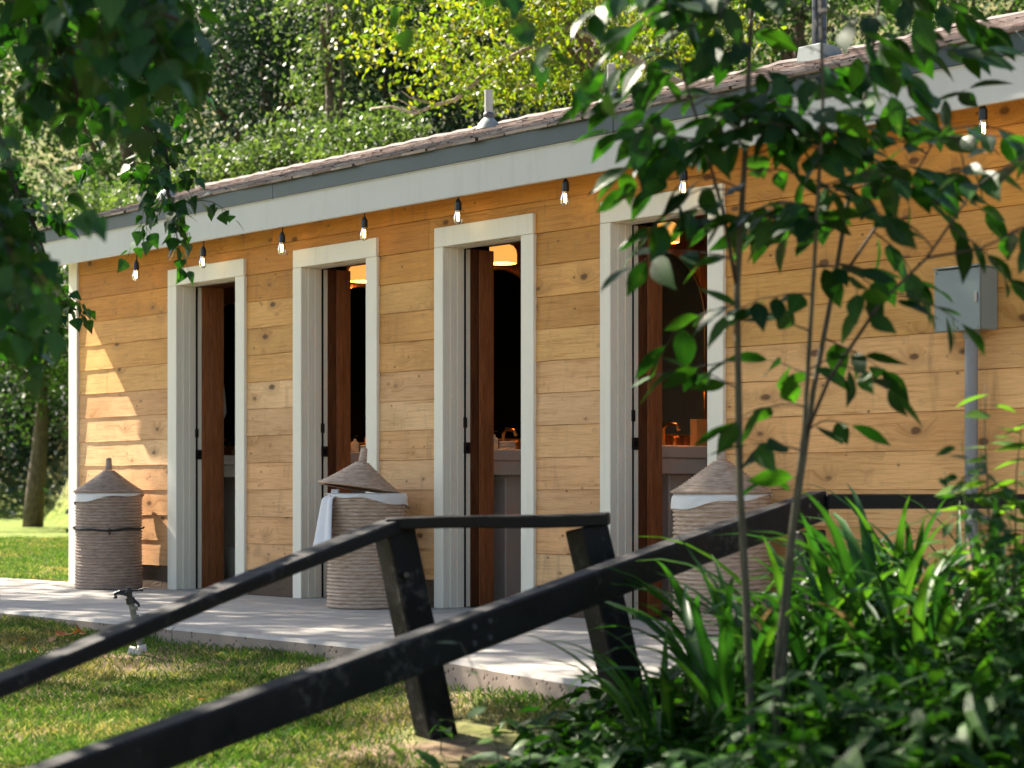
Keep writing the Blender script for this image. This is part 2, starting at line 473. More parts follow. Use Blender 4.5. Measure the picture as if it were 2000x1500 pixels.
M = dict(
    siding=wood_siding(),
    cream=paint('cream_paint', (0.83, 0.785, 0.665), 0.16),
    fascia=paint('white_fascia_paint', (0.56, 0.57, 0.55), 0.14),
    drip=plain('slate_drip_edge', (0.034, 0.056, 0.060), 0.42, 0.5, var=0.35, scale=3.5, bump=0.05),
    shingle=shingle_mat(), cap=plain('ridge_cap_shingle', (0.17, 0.14, 0.13), 0.9, 0.1, var=0.3, scale=20),
    conc=concrete(),
    curb=curb_concrete('curb_concrete', (0.34, 0.28, 0.235), 0.7),
    found=curb_concrete('foundation_concrete', (0.15, 0.105, 0.075), 0.5),
    jambwood=wood_plank('dark_mahogany', (0.06, 0.021, 0.010), (0.165, 0.06, 0.026), (7, 7, 0.8), 0.4),
    jambwood2=wood_plank('red_mahogany', (0.20, 0.07, 0.027), (0.42, 0.16, 0.065), (7, 7, 0.8), 0.4),
    redwall=wood_plank('redwood_panelling', (0.16, 0.05, 0.018), (0.30, 0.10, 0.035), (7, 7, 0.8), 0.45),
    dark=plain('near_black_interior', (0.018, 0.017, 0.017), 0.7, 0.2, bump=0),  # near-black colour stands in for the unlit washroom walls and ceiling
    floor=plain('dark_floor_tile', (0.05, 0.048, 0.045), 0.5, 0.4, scale=6),
    black=plain('black_hardware', (0.012, 0.012, 0.013), 0.35, 0.5, var=0.2, bump=0),
    rubber=plain('black_weatherstrip', (0.006, 0.006, 0.007), 0.7, 0.2, bump=0),
    sink=plain('grey_white_basin', (0.85, 0.82, 0.75), 0.35, 0.5, var=0.03, bump=0),
    brass=plain('aged_brass', (0.55, 0.30, 0.12), 0.28, 0.5, 1.0, bump=0),
    pipe=plain('galvanised_vent', (0.30, 0.30, 0.28), 0.55, 0.4, 0.3, var=0.2),
    pipeband=plain('dark_vent_band', (0.05, 0.05, 0.06), 0.5, 0.4),
    boot=plain('grey_vent_boot', (0.17, 0.20, 0.20), 0.6, 0.3),
    flue=plain('black_flue_metal', (0.035, 0.037, 0.045), 0.3, 0.6, 0.6, var=0.3),
    greybox=plain('grey_enclosure_paint', (0.20, 0.25, 0.25), 0.42, 0.45, var=0.07, scale=4, bump=0.04),
    conduit=plain('grey_conduit', (0.22, 0.23, 0.245), 0.5, 0.4, var=0.1),
    wicker=wicker(), wicker2=wicker('grey_wicker_weave', 0.66),
    linen=plain('white_linen', (0.74, 0.74, 0.73), 0.85, 0.1, var=0.05, scale=30, bump=0.2),
    strap=plain('black_cord', (0.02, 0.022, 0.025), 0.7, 0.2),
    timber=black_timber(),
    bark=wood_plank('brown_bark', (0.045, 0.032, 0.022), (0.17, 0.13, 0.095), (3, 3, 1), 0.9, 0.6),
    palebark=wood_plank('pale_bark', (0.17, 0.13, 0.10), (0.42, 0.35, 0.29), (3, 3, 1), 0.9, 0.6),
    stem=wood_plank('green_grey_stem', (0.028, 0.032, 0.018), (0.095, 0.088, 0.06), (9, 9, 2), 0.7, 0.4),
    gstem=plain('green_stalk', (0.02, 0.05, 0.012), 0.6, 0.2),
    twig=wood_plank('dark_twig', (0.02, 0.017, 0.012), (0.06, 0.05, 0.038), (9, 9, 2), 0.8, 0.3),
    bulb=glass_bulb(),
    filament=emit('lit_filament', (1.0, 0.72, 0.36), 6.0),
    lampshade=emit('lit_glass_shade', (1.0, 0.47, 0.11), 0.185),
    soil=soil(), hill=hill_mat(),
    grass=grass_mat(),
    pvc=plain('white_pvc', (0.62, 0.59, 0.54), 0.5, 0.4, var=0.15),
    greypvc=plain('grey_riser', (0.20, 0.20, 0.17), 0.6, 0.3, var=0.3),
    orange=leaf_mat('fallen_orange_leaf', [(0.36, 0.10, 0.03), (0.48, 0.20, 0.06), (0.35, 0.22, 0.11)], 0.7, 0.2, 0.2, 'object', (1.2, 1.0, 0.6)),
    L_dark=leaf_mat('dark_green_leaf', [(0.008, 0.045, 0.006), (0.014, 0.068, 0.008), (0.032, 0.105, 0.011)], 0.42, 0.38, 0.3, 'object'),
    L_darki=leaf_mat('dark_green_foliage', [(0.008, 0.045, 0.006), (0.014, 0.068, 0.008), (0.032, 0.105, 0.011)], 0.42, 0.38, 0.3),
    L_young=leaf_mat('young_tree_leaf', [(0.005, 0.028, 0.005), (0.010, 0.047, 0.007), (0.036, 0.115, 0.012)], 0.52, 0.42, 0.22, 'object'),
    L_strap=leaf_mat('strap_leaf_green', [(0.010, 0.048, 0.010), (0.019, 0.072, 0.012), (0.055, 0.14, 0.017)], 0.42, 0.36, 0.3, 'object'),
    L_cover=leaf_mat('ground_cover_green', [(0.007, 0.037, 0.006), (0.018, 0.070, 0.009), (0.05, 0.135, 0.016)], 0.5, 0.34, 0.16),
    L_dry=leaf_mat('dry_strap_leaf', [(0.13, 0.10, 0.05), (0.22, 0.18, 0.10)], 0.7, 0.2, 0.2, 'object', (1.1, 1.0, 0.7)),
    L_lime=leaf_mat('lime_green_leaf', [(0.07, 0.16, 0.02), (0.12, 0.22, 0.03)], 0.45, 0.42, 0.4, 'object'),
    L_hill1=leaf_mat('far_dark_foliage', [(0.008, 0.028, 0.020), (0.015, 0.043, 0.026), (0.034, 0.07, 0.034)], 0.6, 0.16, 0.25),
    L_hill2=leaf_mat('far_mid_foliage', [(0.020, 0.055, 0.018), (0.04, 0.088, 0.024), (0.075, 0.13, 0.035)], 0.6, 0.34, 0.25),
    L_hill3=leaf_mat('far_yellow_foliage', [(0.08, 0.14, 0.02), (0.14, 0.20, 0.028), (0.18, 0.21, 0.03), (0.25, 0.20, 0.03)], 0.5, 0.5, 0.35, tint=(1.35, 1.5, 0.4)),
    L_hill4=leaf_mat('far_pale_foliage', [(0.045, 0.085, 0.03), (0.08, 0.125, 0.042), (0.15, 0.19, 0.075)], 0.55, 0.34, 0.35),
)
mm = NT('mirror_glass'); M['mirror'] = mm.fin((0.3, 0.3, 0.3), 0.03, 0.5, 1.0)

rng = random.Random(7)
nr = np.random.default_rng(11)


# ------------------------------------------------------------------ ground and hillside
def smooth(a, b, x):
    x = np.clip((x - a) / (b - a), 0, 1)
    return x * x * (3 - 2 * x)


def ground_z(x, y):
    """x, y numpy arrays in world metres"""
    dx, dy = x - CAM.x, y - CAM.y
    r = dx * RT.x + dy * RT.y; t = dx * FW.x + dy * FW.y
    z = -0.095 + 0.05 * np.clip((4.5 - x) / 3.5, 0, 1)
    z = z - 0.10 * smooth(9.5, 6.3, t) * (t < 9.5) - np.clip(6.3 - t, 0, 6) * 0.09 - 0.30 * smooth(5.5, 0, t) * (t < 5.5)
    z = z + 0.012 * np.sin(x * 2.3 + 1) * np.cos(y * 1.9) + 0.008 * np.sin(x * 5.1 + y * 4.3)
    q = r / np.maximum(t, 1.0)
    z = z + 0.085 * smooth(5.4, 6.6, x) * smooth(9.2, 8.6, x) * smooth(-3.6, -2.7, y) * (y < -1.8)
    z = z + 0.20 * smooth(0.02, 0.20, q) * smooth(3.0, 4.6, t) * smooth(7.0, 5.9, t) * (t > 0)
    s = smooth(-0.235, -0.17, q)
    start = 52 - 30 * s
    z = z + np.clip(t - start, 0, None) * 0.40 * (t > 12)
    inb = (x > -1.4) & (x < 9.2) & (y > -2.0) & (y < 2.8)
    z = np.where(inb, np.minimum(z, -0.1), z)
    return z


def gz(x, y): return float(ground_z(np.array([x]), np.array([y]))[0])


def grid_ground(name, tvals, qfun, mat):
    vs = []; nq = None
    rows = []
    for t in tvals:
        rr = qfun(t); nq = len(rr)
        xx = CAM.x + RT.x * rr + FW.x * t; yy = CAM.y + RT.y * rr + FW.y * t
        zz = ground_z(xx, yy)
        vs += list(zip(xx, yy, zz))
    fs = []
    for i in range(len(tvals) - 1):
        for k in range(nq - 1):
            fs.append((i * nq + k, i * nq + k + 1, (i + 1) * nq + k + 1, (i + 1) * nq + k))
    b = MB(); b.v = vs; b.f = fs
    return b.build(name, mat, None, smooth=True)


tn = np.concatenate([np.linspace(-60, 2, 12), np.linspace(3, 24, 64)[0:]])
g = grid_ground('ground', tn, lambda t: np.concatenate([np.linspace(-90, -9, 10), np.linspace(-8, 8, 60), np.linspace(9, 90, 10)]), M['soil'])
tag(g, 'lawn soil and bare earth in front of the walkway', kind='structure')
th = np.concatenate([np.linspace(24, 60, 50), np.linspace(64, 150, 10)])
g = grid_ground('hillside', th, lambda t: np.concatenate([np.linspace(-120, -20, 12), np.linspace(-18, 18, 50), np.linspace(20, 120, 12)]), M['hill'])
tag(g, 'brushy hillside rising behind the building', kind='structure')

# concrete walkway: panels with open joints
walk = empty('walkway', (3, -1.2, 0)); tag(walk, 'concrete walkway running along the front of the building', kind='structure')


def edge_y(u):
    return -2.03 if u < 5.0 else -2.03 - (u - 5.0) * 0.24


J = [-14.0, -11.6, -9.2, -6.9, -4.6, -2.5, -0.55, 1.4, 3.35, 5.35, 7.35, 9.4]
for a, b in zip(J, J[1:]):
    a2, b2 = a + 0.006, b - 0.006
    top = -0.135 if a < -2.6 else (0.0 - 0.03)
    n = 8; vs = []; fs = []
    prof = []
    for k in range(n + 1):
        u = a2 + (b2 - a2) * k / n; ye = edge_y(u); j = rng.uniform(-0.006, 0.006)
        prof.append([(u, top, 0.0), (u, ye + 0.018 + j, 0.0), (u, ye + j, -0.016), (u, ye + j * 0.5, -0.32), (u, top, -0.32)])
    m_ = MB(); vv = [p for q in prof for p in q]; ff = []
    for k in range(n):
        for i in range(4):
            ff.append((k * 5 + i, k * 5 + i + 1, (k + 1) * 5 + i + 1, (k + 1) * 5 + i))
    ff.append((0, 4, 3, 2, 1)); ff.append(tuple(n * 5 + i for i in range(5)))
    m_.add(vv, ff); me = m_.mesh('concrete_slab', M['conc']); me.materials.append(M['curb'])
    for p in me.polygons:
        if p.normal.y < -0.9 or abs(p.normal.y) > 0.95 and p.center.z < -0.05: p.material_index = 1
    bm = bmesh.new(); bm.from_mesh(me); bmesh.ops.recalc_face_normals(bm, faces=bm.faces); bm.to_mesh(me); bm.free()
    for p in me.polygons:
        p.material_index = 1 if p.normal.y < -0.9 else 0
    link('concrete_slab', me, walk)

# ------------------------------------------------------------------ the building
B = empty('restroom_building', (3.5, 0.0, 0.0))
tag(B, 'low pine-clad restroom building with four open doorways and shingle roof', 'building')
UL, UR = -1.335, 9.0           # wall ends
DEP = 2.72
DOORS = [(0.060, 0.169, 0.895, 0.998), (1.554, 1.644, 2.315, 2.422), (2.972, 3.052, 3.728, 3.829), (4.359, 4.436, 5.127, 5.231)]
HEAD_B, HEAD_T = 2.085, 2.198
CO = 0.175                     # siding exposure
Z0 = 0.684 - 3 * CO            # bottom edge of the lowest board


def board(u0, u1, zb, h, parent, tone):
    n = max(2, int((u1 - u0) / 0.11)); vs = []; fs = []
    for k in range(n + 1):
        x = (u1 - u0) * k / n
        jz = rng.uniform(-0.0012, 0.0012); jy = rng.uniform(-0.0008, 0.0008)
        vs += [(x, 0.016, 0.0014), (x, -0.0205 + jy, 0.0014 + jz), (x, -0.0199 + jy, 0.0034 + jz), (x, -0.0150 + jy * 0.5, h), (x, 0.016, h)]
    for k in range(n):
        for i in range(5):
            j = (i + 1) % 5
            fs.append((k * 5 + i, (k + 1) * 5 + i, (k + 1) * 5 + j, k * 5 + j))
    fs.append((0, 1, 2, 3, 4)); fs.append((n * 5 + 4, n * 5 + 3, n * 5 + 2, n * 5 + 1, n * 5))
    b = MB(); b.add(vs, fs); me = b.mesh('siding_board', M['siding'])
    o = link('siding_board', me, parent, (u0, 0, zb)); o.color = (*tone, 1)
    return o


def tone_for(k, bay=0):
    # upper boards keep their orange oil, lower ones have weathered paler; warm bounce is partly painted in
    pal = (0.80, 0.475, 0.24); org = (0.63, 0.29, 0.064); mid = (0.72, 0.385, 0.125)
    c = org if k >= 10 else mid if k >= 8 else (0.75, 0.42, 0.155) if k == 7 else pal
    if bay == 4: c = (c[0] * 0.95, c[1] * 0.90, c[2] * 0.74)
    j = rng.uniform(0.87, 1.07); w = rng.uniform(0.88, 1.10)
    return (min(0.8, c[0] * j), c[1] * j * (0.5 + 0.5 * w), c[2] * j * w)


bays = [(UL, DOORS[0][0]), (DOORS[0][3], DOORS[1][0]), (DOORS[1][3], DOORS[2][0]), (DOORS[2][3], DOORS[3][0]), (DOORS[3][3], UR)]
for i, (a, b) in enumerate(bays):
    w = box('wall', M['siding'], B, a + (0.0 if i else 0.01), b, 0.017, 0.12, 0.15, 2.1); w.color = (0.30, 0.15, 0.05, 1)
    sa, sb = a + 0.004, b - 0.004
    if i == 0: sa = -1.205
    for k in range(11):
        cuts = [sa, sb]
        if i == 4: cuts = [sa, sa + rng.uniform(2.0, 3.4), sb]
        for c0, c1 in zip(cuts, cuts[1:]):
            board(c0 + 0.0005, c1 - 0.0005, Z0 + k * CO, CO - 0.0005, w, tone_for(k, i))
    box('foundation', M['found'], B, a + 0.002, b - 0.002, -0.004, 0.13, -0.3, 0.158)
lint = box('header_wall', M['siding'], B, UL + 0.01, UR, 0.017, 0.12, 2.1, 2.62); lint.color = (0.30, 0.15, 0.05, 1)
for k in (11, 12, 13):
    cuts = [-1.205] + {11: [0.12, 2.90, 5.60], 12: [1.3, 4.0, 6.6], 13: [0.6, 3.4, 6.0]}[k] + [UR]
    for c0, c1 in zip(cuts, cuts[1:]):
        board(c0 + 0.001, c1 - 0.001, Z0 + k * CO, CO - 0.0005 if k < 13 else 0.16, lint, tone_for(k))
box('corner_trim', M['cream'], B, UL, -1.212, -0.035, 0.02, 0.0, 2.5, bevel=0.003)
box('end_wall', M['cream'], B, UL + 0.012, UL + 0.11, 0.125, DEP, -0.3, 2.6)
box('back_wall', M['cream'], B, UL + 0.115, UR, DEP - 0.1, DEP, -0.3, 2.6)
box('end_wall', M['cream'], B, UR - 0.1, UR - 0.003, 0.125, DEP - 0.105, -0.3, 2.6)
box('floor', M['floor'], B, UL + 0.12, UR - 0.11, 0.133, DEP - 0.11, -0.3, 0.004)
box('ceiling', M['dark'], B, UL + 0.12, UR - 0.11, 0.123, DEP - 0.11, 2.46, 2.5)

for i, (lo, li, ri, ro) in enumerate(DOORS):
    fr = MB().box(lo, ro, -0.040, 0.012, HEAD_B, HEAD_T).build('door_frame', M['cream'], B, bevel=0.003)
    box('casing', M['cream'], fr, lo - 0.003, li, -0.0385, 0.012, 0.0, HEAD_B - 0.001, bevel=0.003)
    box('casing', M['cream'], fr, ri, ro + 0.004, -0.0385, 0.012, 0.0, HEAD_B - 0.001, bevel=0.003)
    # jambs with stop, seal and strike side
    box('jamb', M['cream'], fr, li - 0.028, li + 0.008, 0.013, 0.062, 0.002, HEAD_B - 0.003, bevel=0.0015)
    box('stop', M['cream'], fr, li - 0.028, li + 0.012, 0.0625, 0.112, 0.002, HEAD_B - 0.003, bevel=0.0015)
    box('seal', M['rubber'], fr, li - 0.028, li + 0.0025, 0.1125, 0.1335, 0.002, HEAD_B - 0.003)
    box('jamb', M['cream'], fr, li - 0.028, li + 0.006, 0.134, 0.162, 0.002, HEAD_B - 0.003)
    box('jamb', M['cream'], fr, ri - 0.008, ri + 0.028, 0.013, 0.162, 0.002, HEAD_B - 0.003, bevel=0.0015)
    box('head_jamb', M['cream'], fr, li - 0.027, ri + 0.027, 0.0135, 0.11, HEAD_B - 0.002, HEAD_B + 0.03)
    box('head_jamb', M['jambwood'], fr, li - 0.027, ri + 0.027, 0.1105, 0.34, HEAD_B + (0.004 if i == 0 else 0.03), HEAD_B + 0.07)
    box('threshold', M['conc'], fr, li - 0.027, ri + 0.027, -0.006, 0.1305, -0.28, 0.0015)
    st = box('strike_plate', M['black'], fr, li - 0.004, li + 0.0125, 0.105, 0.135, 1.045, 1.105)
    st = box('strike_plate', M['black'], fr, li - 0.004, li + 0.0145, 0.108, 0.158, 0.895, 0.960)
    box('latch_hole', M['rubber'], fr, li - 0.004, li + 0.0155, 0.126, 0.145, 0.913, 0.942)
    jw = M['jambwood2'] if i == 0 else M['jambwood']
    box('lining_board', M['jambwood2'] if i in (0,) else M['jambwood'], fr, li - 0.03, li + 0.0065, 0.1635, 0.232, 0.006, HEAD_B + 0.003, bevel=0.002)
    box('lining_board', M['jambwood2'], fr, li - 0.03, li + 0.0065, 0.2345, 0.345, 0.006, HEAD_B + 0.003, bevel=0.002)
    box('lining_wall', M['dark'], fr, li - 0.28, li - 0.031, 0.123, 0.342, 0.006, 2.45)
    # door leaf swung open against the right-hand partition
    dl = box('door', M['jambwood2'], B, ri + 0.004, ri + 0.044, 0.166, 0.86, 0.012, HEAD_B - 0.02, bevel=0.003)
    MB().tube([(ri + 0.002, 0.80, 0.93), (ri - 0.04, 0.80, 0.93), (ri - 0.045, 0.70, 0.93)], 0.008, 8).build('handle', M['black'], dl)
    # partition and panelling of the washroom to the left of the door
    pu = li - 0.51
    box('partition', M['dark'], B, pu - 0.10, pu - 0.02, 0.123, DEP - 0.105, 0.006, 2.458)
    pw = box('panelling', M['dark'], B, pu - 0.0195, pu - 0.015, 0.346, DEP - 0.106, 0.006, 2.456)
    y = 0.35
    while y < 1.9:
        box('plank', M['redwall'], pw, pu - 0.0145, pu, y, y + 0.136, 0.008, 2.455, bevel=0.002)
        y += 0.139

    # things inside
    yc = 0.72
    order = ['leftmost', 'second', 'third', 'fourth'][i] + ' doorway'
    # basin
    ws = empty('washbasin', (pu + 0.2, yc + 0.1, 0)); tag(ws, f'pale grey pedestal washbasin seen through the {order}', 'washbasin', 'washbasins in the washrooms')
    MB().box(pu + 0.002, li - 0.16, 0.40, 1.30, 0.86, 0.93).build('basin_top', M['sink'], ws, bevel=0.006)
    MB().box(pu + 0.002, li - 0.178, 0.42, 1.28, 0.772, 0.859).build('apron', M['sink'], ws, bevel=0.004)
    MB().box(pu + 0.002, li - 0.25, 0.66, 1.10, 0.006, 0.771).build('pedestal', M['sink'], ws, bevel=0.006)
    MB().tube([(pu + 0.10, 0.78, 0.93), (pu + 0.10, 0.78, 1.03), (pu + 0.13, 0.78, 1.06), (pu + 0.2, 0.78, 1.05), (pu + 0.22, 0.78, 1.02)], 0.011, 10).build('faucet', M['brass'], ws, smooth=True)
    for dy in (-0.09, 0.09):
        MB().tube([(pu + 0.10, 0.78 + dy, 0.93), (pu + 0.10, 0.78 + dy, 0.985)], 0.011, 8).tube([(pu + 0.065, 0.78 + dy, 0.985), (pu + 0.135, 0.78 + dy, 0.985)], 0.007, 8).build('tap_handle', M['brass'], ws, smooth=True)
    # arched mirror
    Rm = 0.38; zc = 2.06 - Rm; pts = []
    for k in range(25):
        a = math.pi * k / 24; pts.append((yc + 0.11 - Rm * math.cos(a), zc + Rm * math.sin(a)))
    pts = [(yc + 0.11 - Rm, 1.0)] + pts + [(yc + 0.11 + Rm, 1.0)]
    mi = empty('arched_mirror', (pu, yc + 0.11, 1.0)); tag(mi, f'dark arched mirror with thin brass rim in the {order}', 'mirror', 'arched mirrors in the washrooms')
    nn = len(pts)
    MB().add([(pu + 0.012, y_, z_) for y_, z_ in pts] + [(pu + 0.002, y_, z_) for y_, z_ in pts],
             [tuple(range(nn)), tuple(range(2 * nn - 1, nn - 1, -1))] + [(k, nn + k, nn + (k + 1) % nn, (k + 1) % nn) for k in range(nn)]).build('mirror_glass', M['mirror'], mi)
    MB().tube([(pu + 0.012, y_, z_) for y_, z_ in pts] + [(pu + 0.012, pts[0][0], pts[0][1])], 0.006, 6).build('rim', M['brass'], mi, smooth=True)
    if i > 0:
        la = empty('wall_lamp', (pu + 0.15, yc, 2.088)); tag(la, f'lit amber glass dome lamp above the mirror in the {order}', 'lamp', 'lamps in the washrooms')
        prof = [(0.004, 2.214), (0.045, 2.212), (0.075, 2.20), (0.092, 2.178), (0.097, 2.15), (0.097, 2.095), (0.094, 2.092), (0.092, 2.097), (0.085, 2.16), (0.05, 2.195), (0.004, 2.2)]
        MB().lathe([(a_, b_ - 0.018) for a_, b_ in prof], 28, (pu + 0.15, yc)).build('shade', M['lampshade'], la, smooth=True)
        MB().tube([(pu + 0.15, yc, 2.20), (pu + 0.15, yc, 2.245), (pu + 0.11, yc, 2.27), (pu + 0.002, yc, 2.27)], 0.007, 8).build('arm', M['brass'], la, smooth=True)
        pl = bpy.data.objects.new('lamp_light', bpy.data.lights.new('lamp_light', 'POINT'))
        pl.data.energy = 2.4; pl.data.color = (1, 0.62, 0.28); pl.data.shadow_soft_size = 0.05
        COL.objects.link(pl); pl.parent = la; pl.location = (0, 0, 0.03)
        bo = empty('soap_bottle', (pu + 0.22, 0.60, 0.93)); tag(bo, f'small soap bottle on the basin in the {order}', 'bottle', 'bottles on the basins')
        MB().lathe([(0.001, 0.931), (0.026, 0.931), (0.027, 0.99), (0.018, 1.002), (0.010, 1.006), (0.010, 1.02), (0.001, 1.021)], 14, (pu + 0.22, 0.60)).build('body', M['sink'], bo, smooth=True)
        MB().tube([(pu + 0.22, 0.60, 1.018), (pu + 0.22, 0.60, 1.04), (pu + 0.255, 0.60, 1.04)], 0.004, 6).build('pump', M['black'], bo)
    if i == 3:
        bx = box('amenity_box', plain('tan_card', (0.42, 0.30, 0.14), 0.8), None, pu + 0.16, pu + 0.215, 0.93, 1.02, 0.9305, 1.085, bevel=0.003)
        tag(bx, 'tall tan paper box on the basin in the fourth doorway', 'box')
    if i in (1, 2):
        for k in range(3):
            tw = MB().box(pu + 0.23, pu + 0.31, 0.63, 0.70, 0.9305 + k * 0.017, 0.9305 + k * 0.017 + 0.0155).build('folded_cloth', M['linen'], None, bevel=0.004)
            tag(tw, f'small folded white cloth, {["bottom", "middle", "top"][k]} of the pile in the {order}', 'cloth', 'folded cloths on the basins')

# washroom one: towel and bin
m_ = MB(); vs = []
n1, n2 = 7, 12
for a in range(n1):
    for b in range(n2):
        s = a / (n1 - 1); q = b / (n2 - 1)
        vs.append((DOORS[0][1] - 0.235 + 0.012 * math.sin(a * 2.1 + q * 2), 0.43 + 0.085 * s * (1 - 0.35 * (1 - q)), 1.52 - q * 0.37 * (0.75 + 0.25 * math.sin(s * 3))))
fs = [(a * n2 + b, a * n2 + b + 1, (a + 1) * n2 + b + 1, (a + 1) * n2 + b) for a in range(n1 - 1) for b in range(n2 - 1)]
tw = m_.add(vs, fs).build('hand_towel', M['linen'], None, smooth=True)
so = tw.modifiers.new('s', 'SOLIDIFY'); so.thickness = 0.006
tag(tw, 'white hand towel hanging in the dark of the leftmost doorway', 'towel')
hk = MB().tube([(DOORS[0][1] - 0.285, 0.46, 1.525), (DOORS[0][1] - 0.235, 0.46, 1.525), (DOORS[0][1] - 0.225, 0.46, 1.54)], 0.006, 8).build('towel_hook', M['brass'], None)
hk.parent = B; hk.location = -B.location
bn = empty('waste_bin', (0.06, 0.62, 0)); tag(bn, 'small pale tapered waste bin on the floor of the leftmost doorway', 'bin')
bc = (DOORS[0][1] - 0.13, 0.60)
MB().add([(bc[0] + sx * w_, bc[1] + sy * w_, z_) for z_, w_ in ((0.007, 0.075), (0.27, 0.095)) for sx, sy in ((-1, -1), (1, -1), (1, 1), (-1, 1))],
         [(3, 2, 1, 0), (0, 1, 5, 4), (1, 2, 6, 5), (2, 3, 7, 6), (3, 0, 4, 7)]).build('bin_body', M['sink'], bn)
MB().tube([(bc[0] + sx * 0.096, bc[1] + sy * 0.096, 0.27) for sx, sy in ((-1, -1), (1, -1), (1, 1), (-1, 1), (-1, -1))], 0.005, 6).build('bin_rim', M['sink'], bn)

# ------------------------------------------------------------------ roof
E0, RY, RZ, EZ = -0.235, 1.36, 3.105, 2.600      # eave y, ridge y, ridge z, eave z (top of deck)
RL, RRr = -1.60, 9.3
SL = (RZ - EZ) / (RY - E0)
BY = 2 * RY - E0
rf = MB().add([(RL, E0, EZ), (RRr, E0, EZ), (RRr, RY, RZ), (RL, RY, RZ), (RL, BY, EZ), (RRr, BY, EZ),
               (RL, E0, EZ - 0.02), (RRr, E0, EZ - 0.02), (RRr, RY, RZ - 0.02), (RL, RY, RZ - 0.02), (RL, BY, EZ - 0.02), (RRr, BY, EZ - 0.02)],
              [(0, 1, 2, 3), (3, 2, 5, 4), (7, 6, 9, 8), (8, 9, 10, 11), (0, 3, 9, 6), (3, 4, 10, 9), (2, 1, 7, 8), (5, 2, 8, 11), (1, 0, 6, 7), (4, 5, 11, 10)]).build('roof', M['shingle'], B)
ob = box('fascia', M['fascia'], rf, RL, RRr, -0.222, -0.198, 2.318, 2.512, bevel=0.003)
db = MB()
for a, b in ((RL - 0.012, 1.62), (1.622, 4.66), (4.662, 7.4), (7.402, RRr)):
    k = rng.uniform(-0.004, 0.004)
    box('drip_edge', M['drip'], rf, a, b, -0.236 + k * 0.5, -0.199, 2.505 + k, 2.597, bevel=0.002)
    box('drip_lip', M['fascia'], rf, a + 0.002, b - 0.002, -0.2285 + k * 0.5, -0.2225, 2.499 + k, 2.5045 + k)
box('soffit', M['cream'], rf, RL + 0.03, RRr, -0.197, 0.016, 2.47, 2.50)
for sgn in (0, 1):
    y0, y1 = (E0 + 0.015, RY) if sgn == 0 else (RY, BY - 0.015)
    z0, z1 = (EZ, RZ) if sgn == 0 else (RZ, EZ)
    MB().add([(u_, y_, z_ + d_) for u_ in (RL + 0.003, RL + 0.025) for (y_, z_) in ((y0, z0), (y1, z1)) for d_ in (-0.022, -0.16)],
             [(0, 1, 3, 2), (4, 6, 7, 5), (0, 4, 5, 1), (2, 3, 7, 6), (0, 2, 6, 4), (1, 5, 7, 3)]).build('barge_board', M['fascia'], rf)
MB().add([(UL + 0.05, 0.13, 2.6), (UL + 0.05, DEP, 2.6), (UL + 0.05, RY, RZ - 0.03), (UL + 0.08, 0.13, 2.6), (UL + 0.08, DEP, 2.6), (UL + 0.08, RY, RZ - 0.03)],
         [(0, 2, 1), (3, 4, 5), (0, 3, 5, 2), (1, 2, 5, 4)]).build('gable', M['cream'], B)
# shingles, course over course: far too thin from here to pick apart singly
sb = MB(); NC = 19; LS = math.hypot(RY - E0, RZ - EZ); cs, sn = (RY - E0) / LS, (RZ - EZ) / LS
for c in range(NC):
    s0 = -0.025 + c * LS / NC; u = RL - 0.02 - rng.uniform(0, 0.1)
    while u < RRr:
        w = rng.choice((0.08, 0.11, 0.14, 0.18, 0.22)); s1 = s0 + LS / NC * 1.25; j = rng.uniform(-0.012, 0.012); h = rng.uniform(0.003, 0.009)
        q = []
        for (s_, hh) in ((s0 + j, h + 0.007), (s1, 0.005)):
            for uu in (max(u, RL - 0.02) + 0.002, u + w - 0.002):
                q.append((uu, E0 + s_ * cs - (hh + 0.002) * sn, EZ + s_ * sn + (hh + 0.002) * cs))
        for uu in (max(u, RL - 0.02) + 0.002, u + w - 0.002):
            q.append((uu, E0 + (s0 + j) * cs - 0.002 * sn, EZ + (s0 + j) * sn + 0.002 * cs))
        if u + w > RL - 0.01:
            sb.add(q, [(0, 1, 3, 2), (4, 5, 1, 0)])
        u += w
o = sb.build('shingles', M['shingle'], rf); o['kind'] = 'stuff'
u = RL - 0.02
while u < RRr:
    cap = MB(); zj = rng.uniform(0, 0.006)
    cap.add([(u, RY - 0.11, RZ - 0.11 * SL + 0.022 + zj), (u + 0.26, RY - 0.11, RZ - 0.11 * SL + 0.014), (u + 0.26, RY, RZ + 0.02), (u, RY, RZ + 0.03 + zj), (u, RY + 0.11, RZ - 0.11 * SL + 0.022 + zj), (u + 0.26, RY + 0.11, RZ - 0.11 * SL + 0.014)],
            [(0, 1, 2, 3), (3, 2, 5, 4)])
    cap.build('ridge_cap', M['cap'], rf)
    u += 0.24


def roof_z(y): return EZ + (y - E0) * SL if y < RY else RZ - (y - RY) * SL


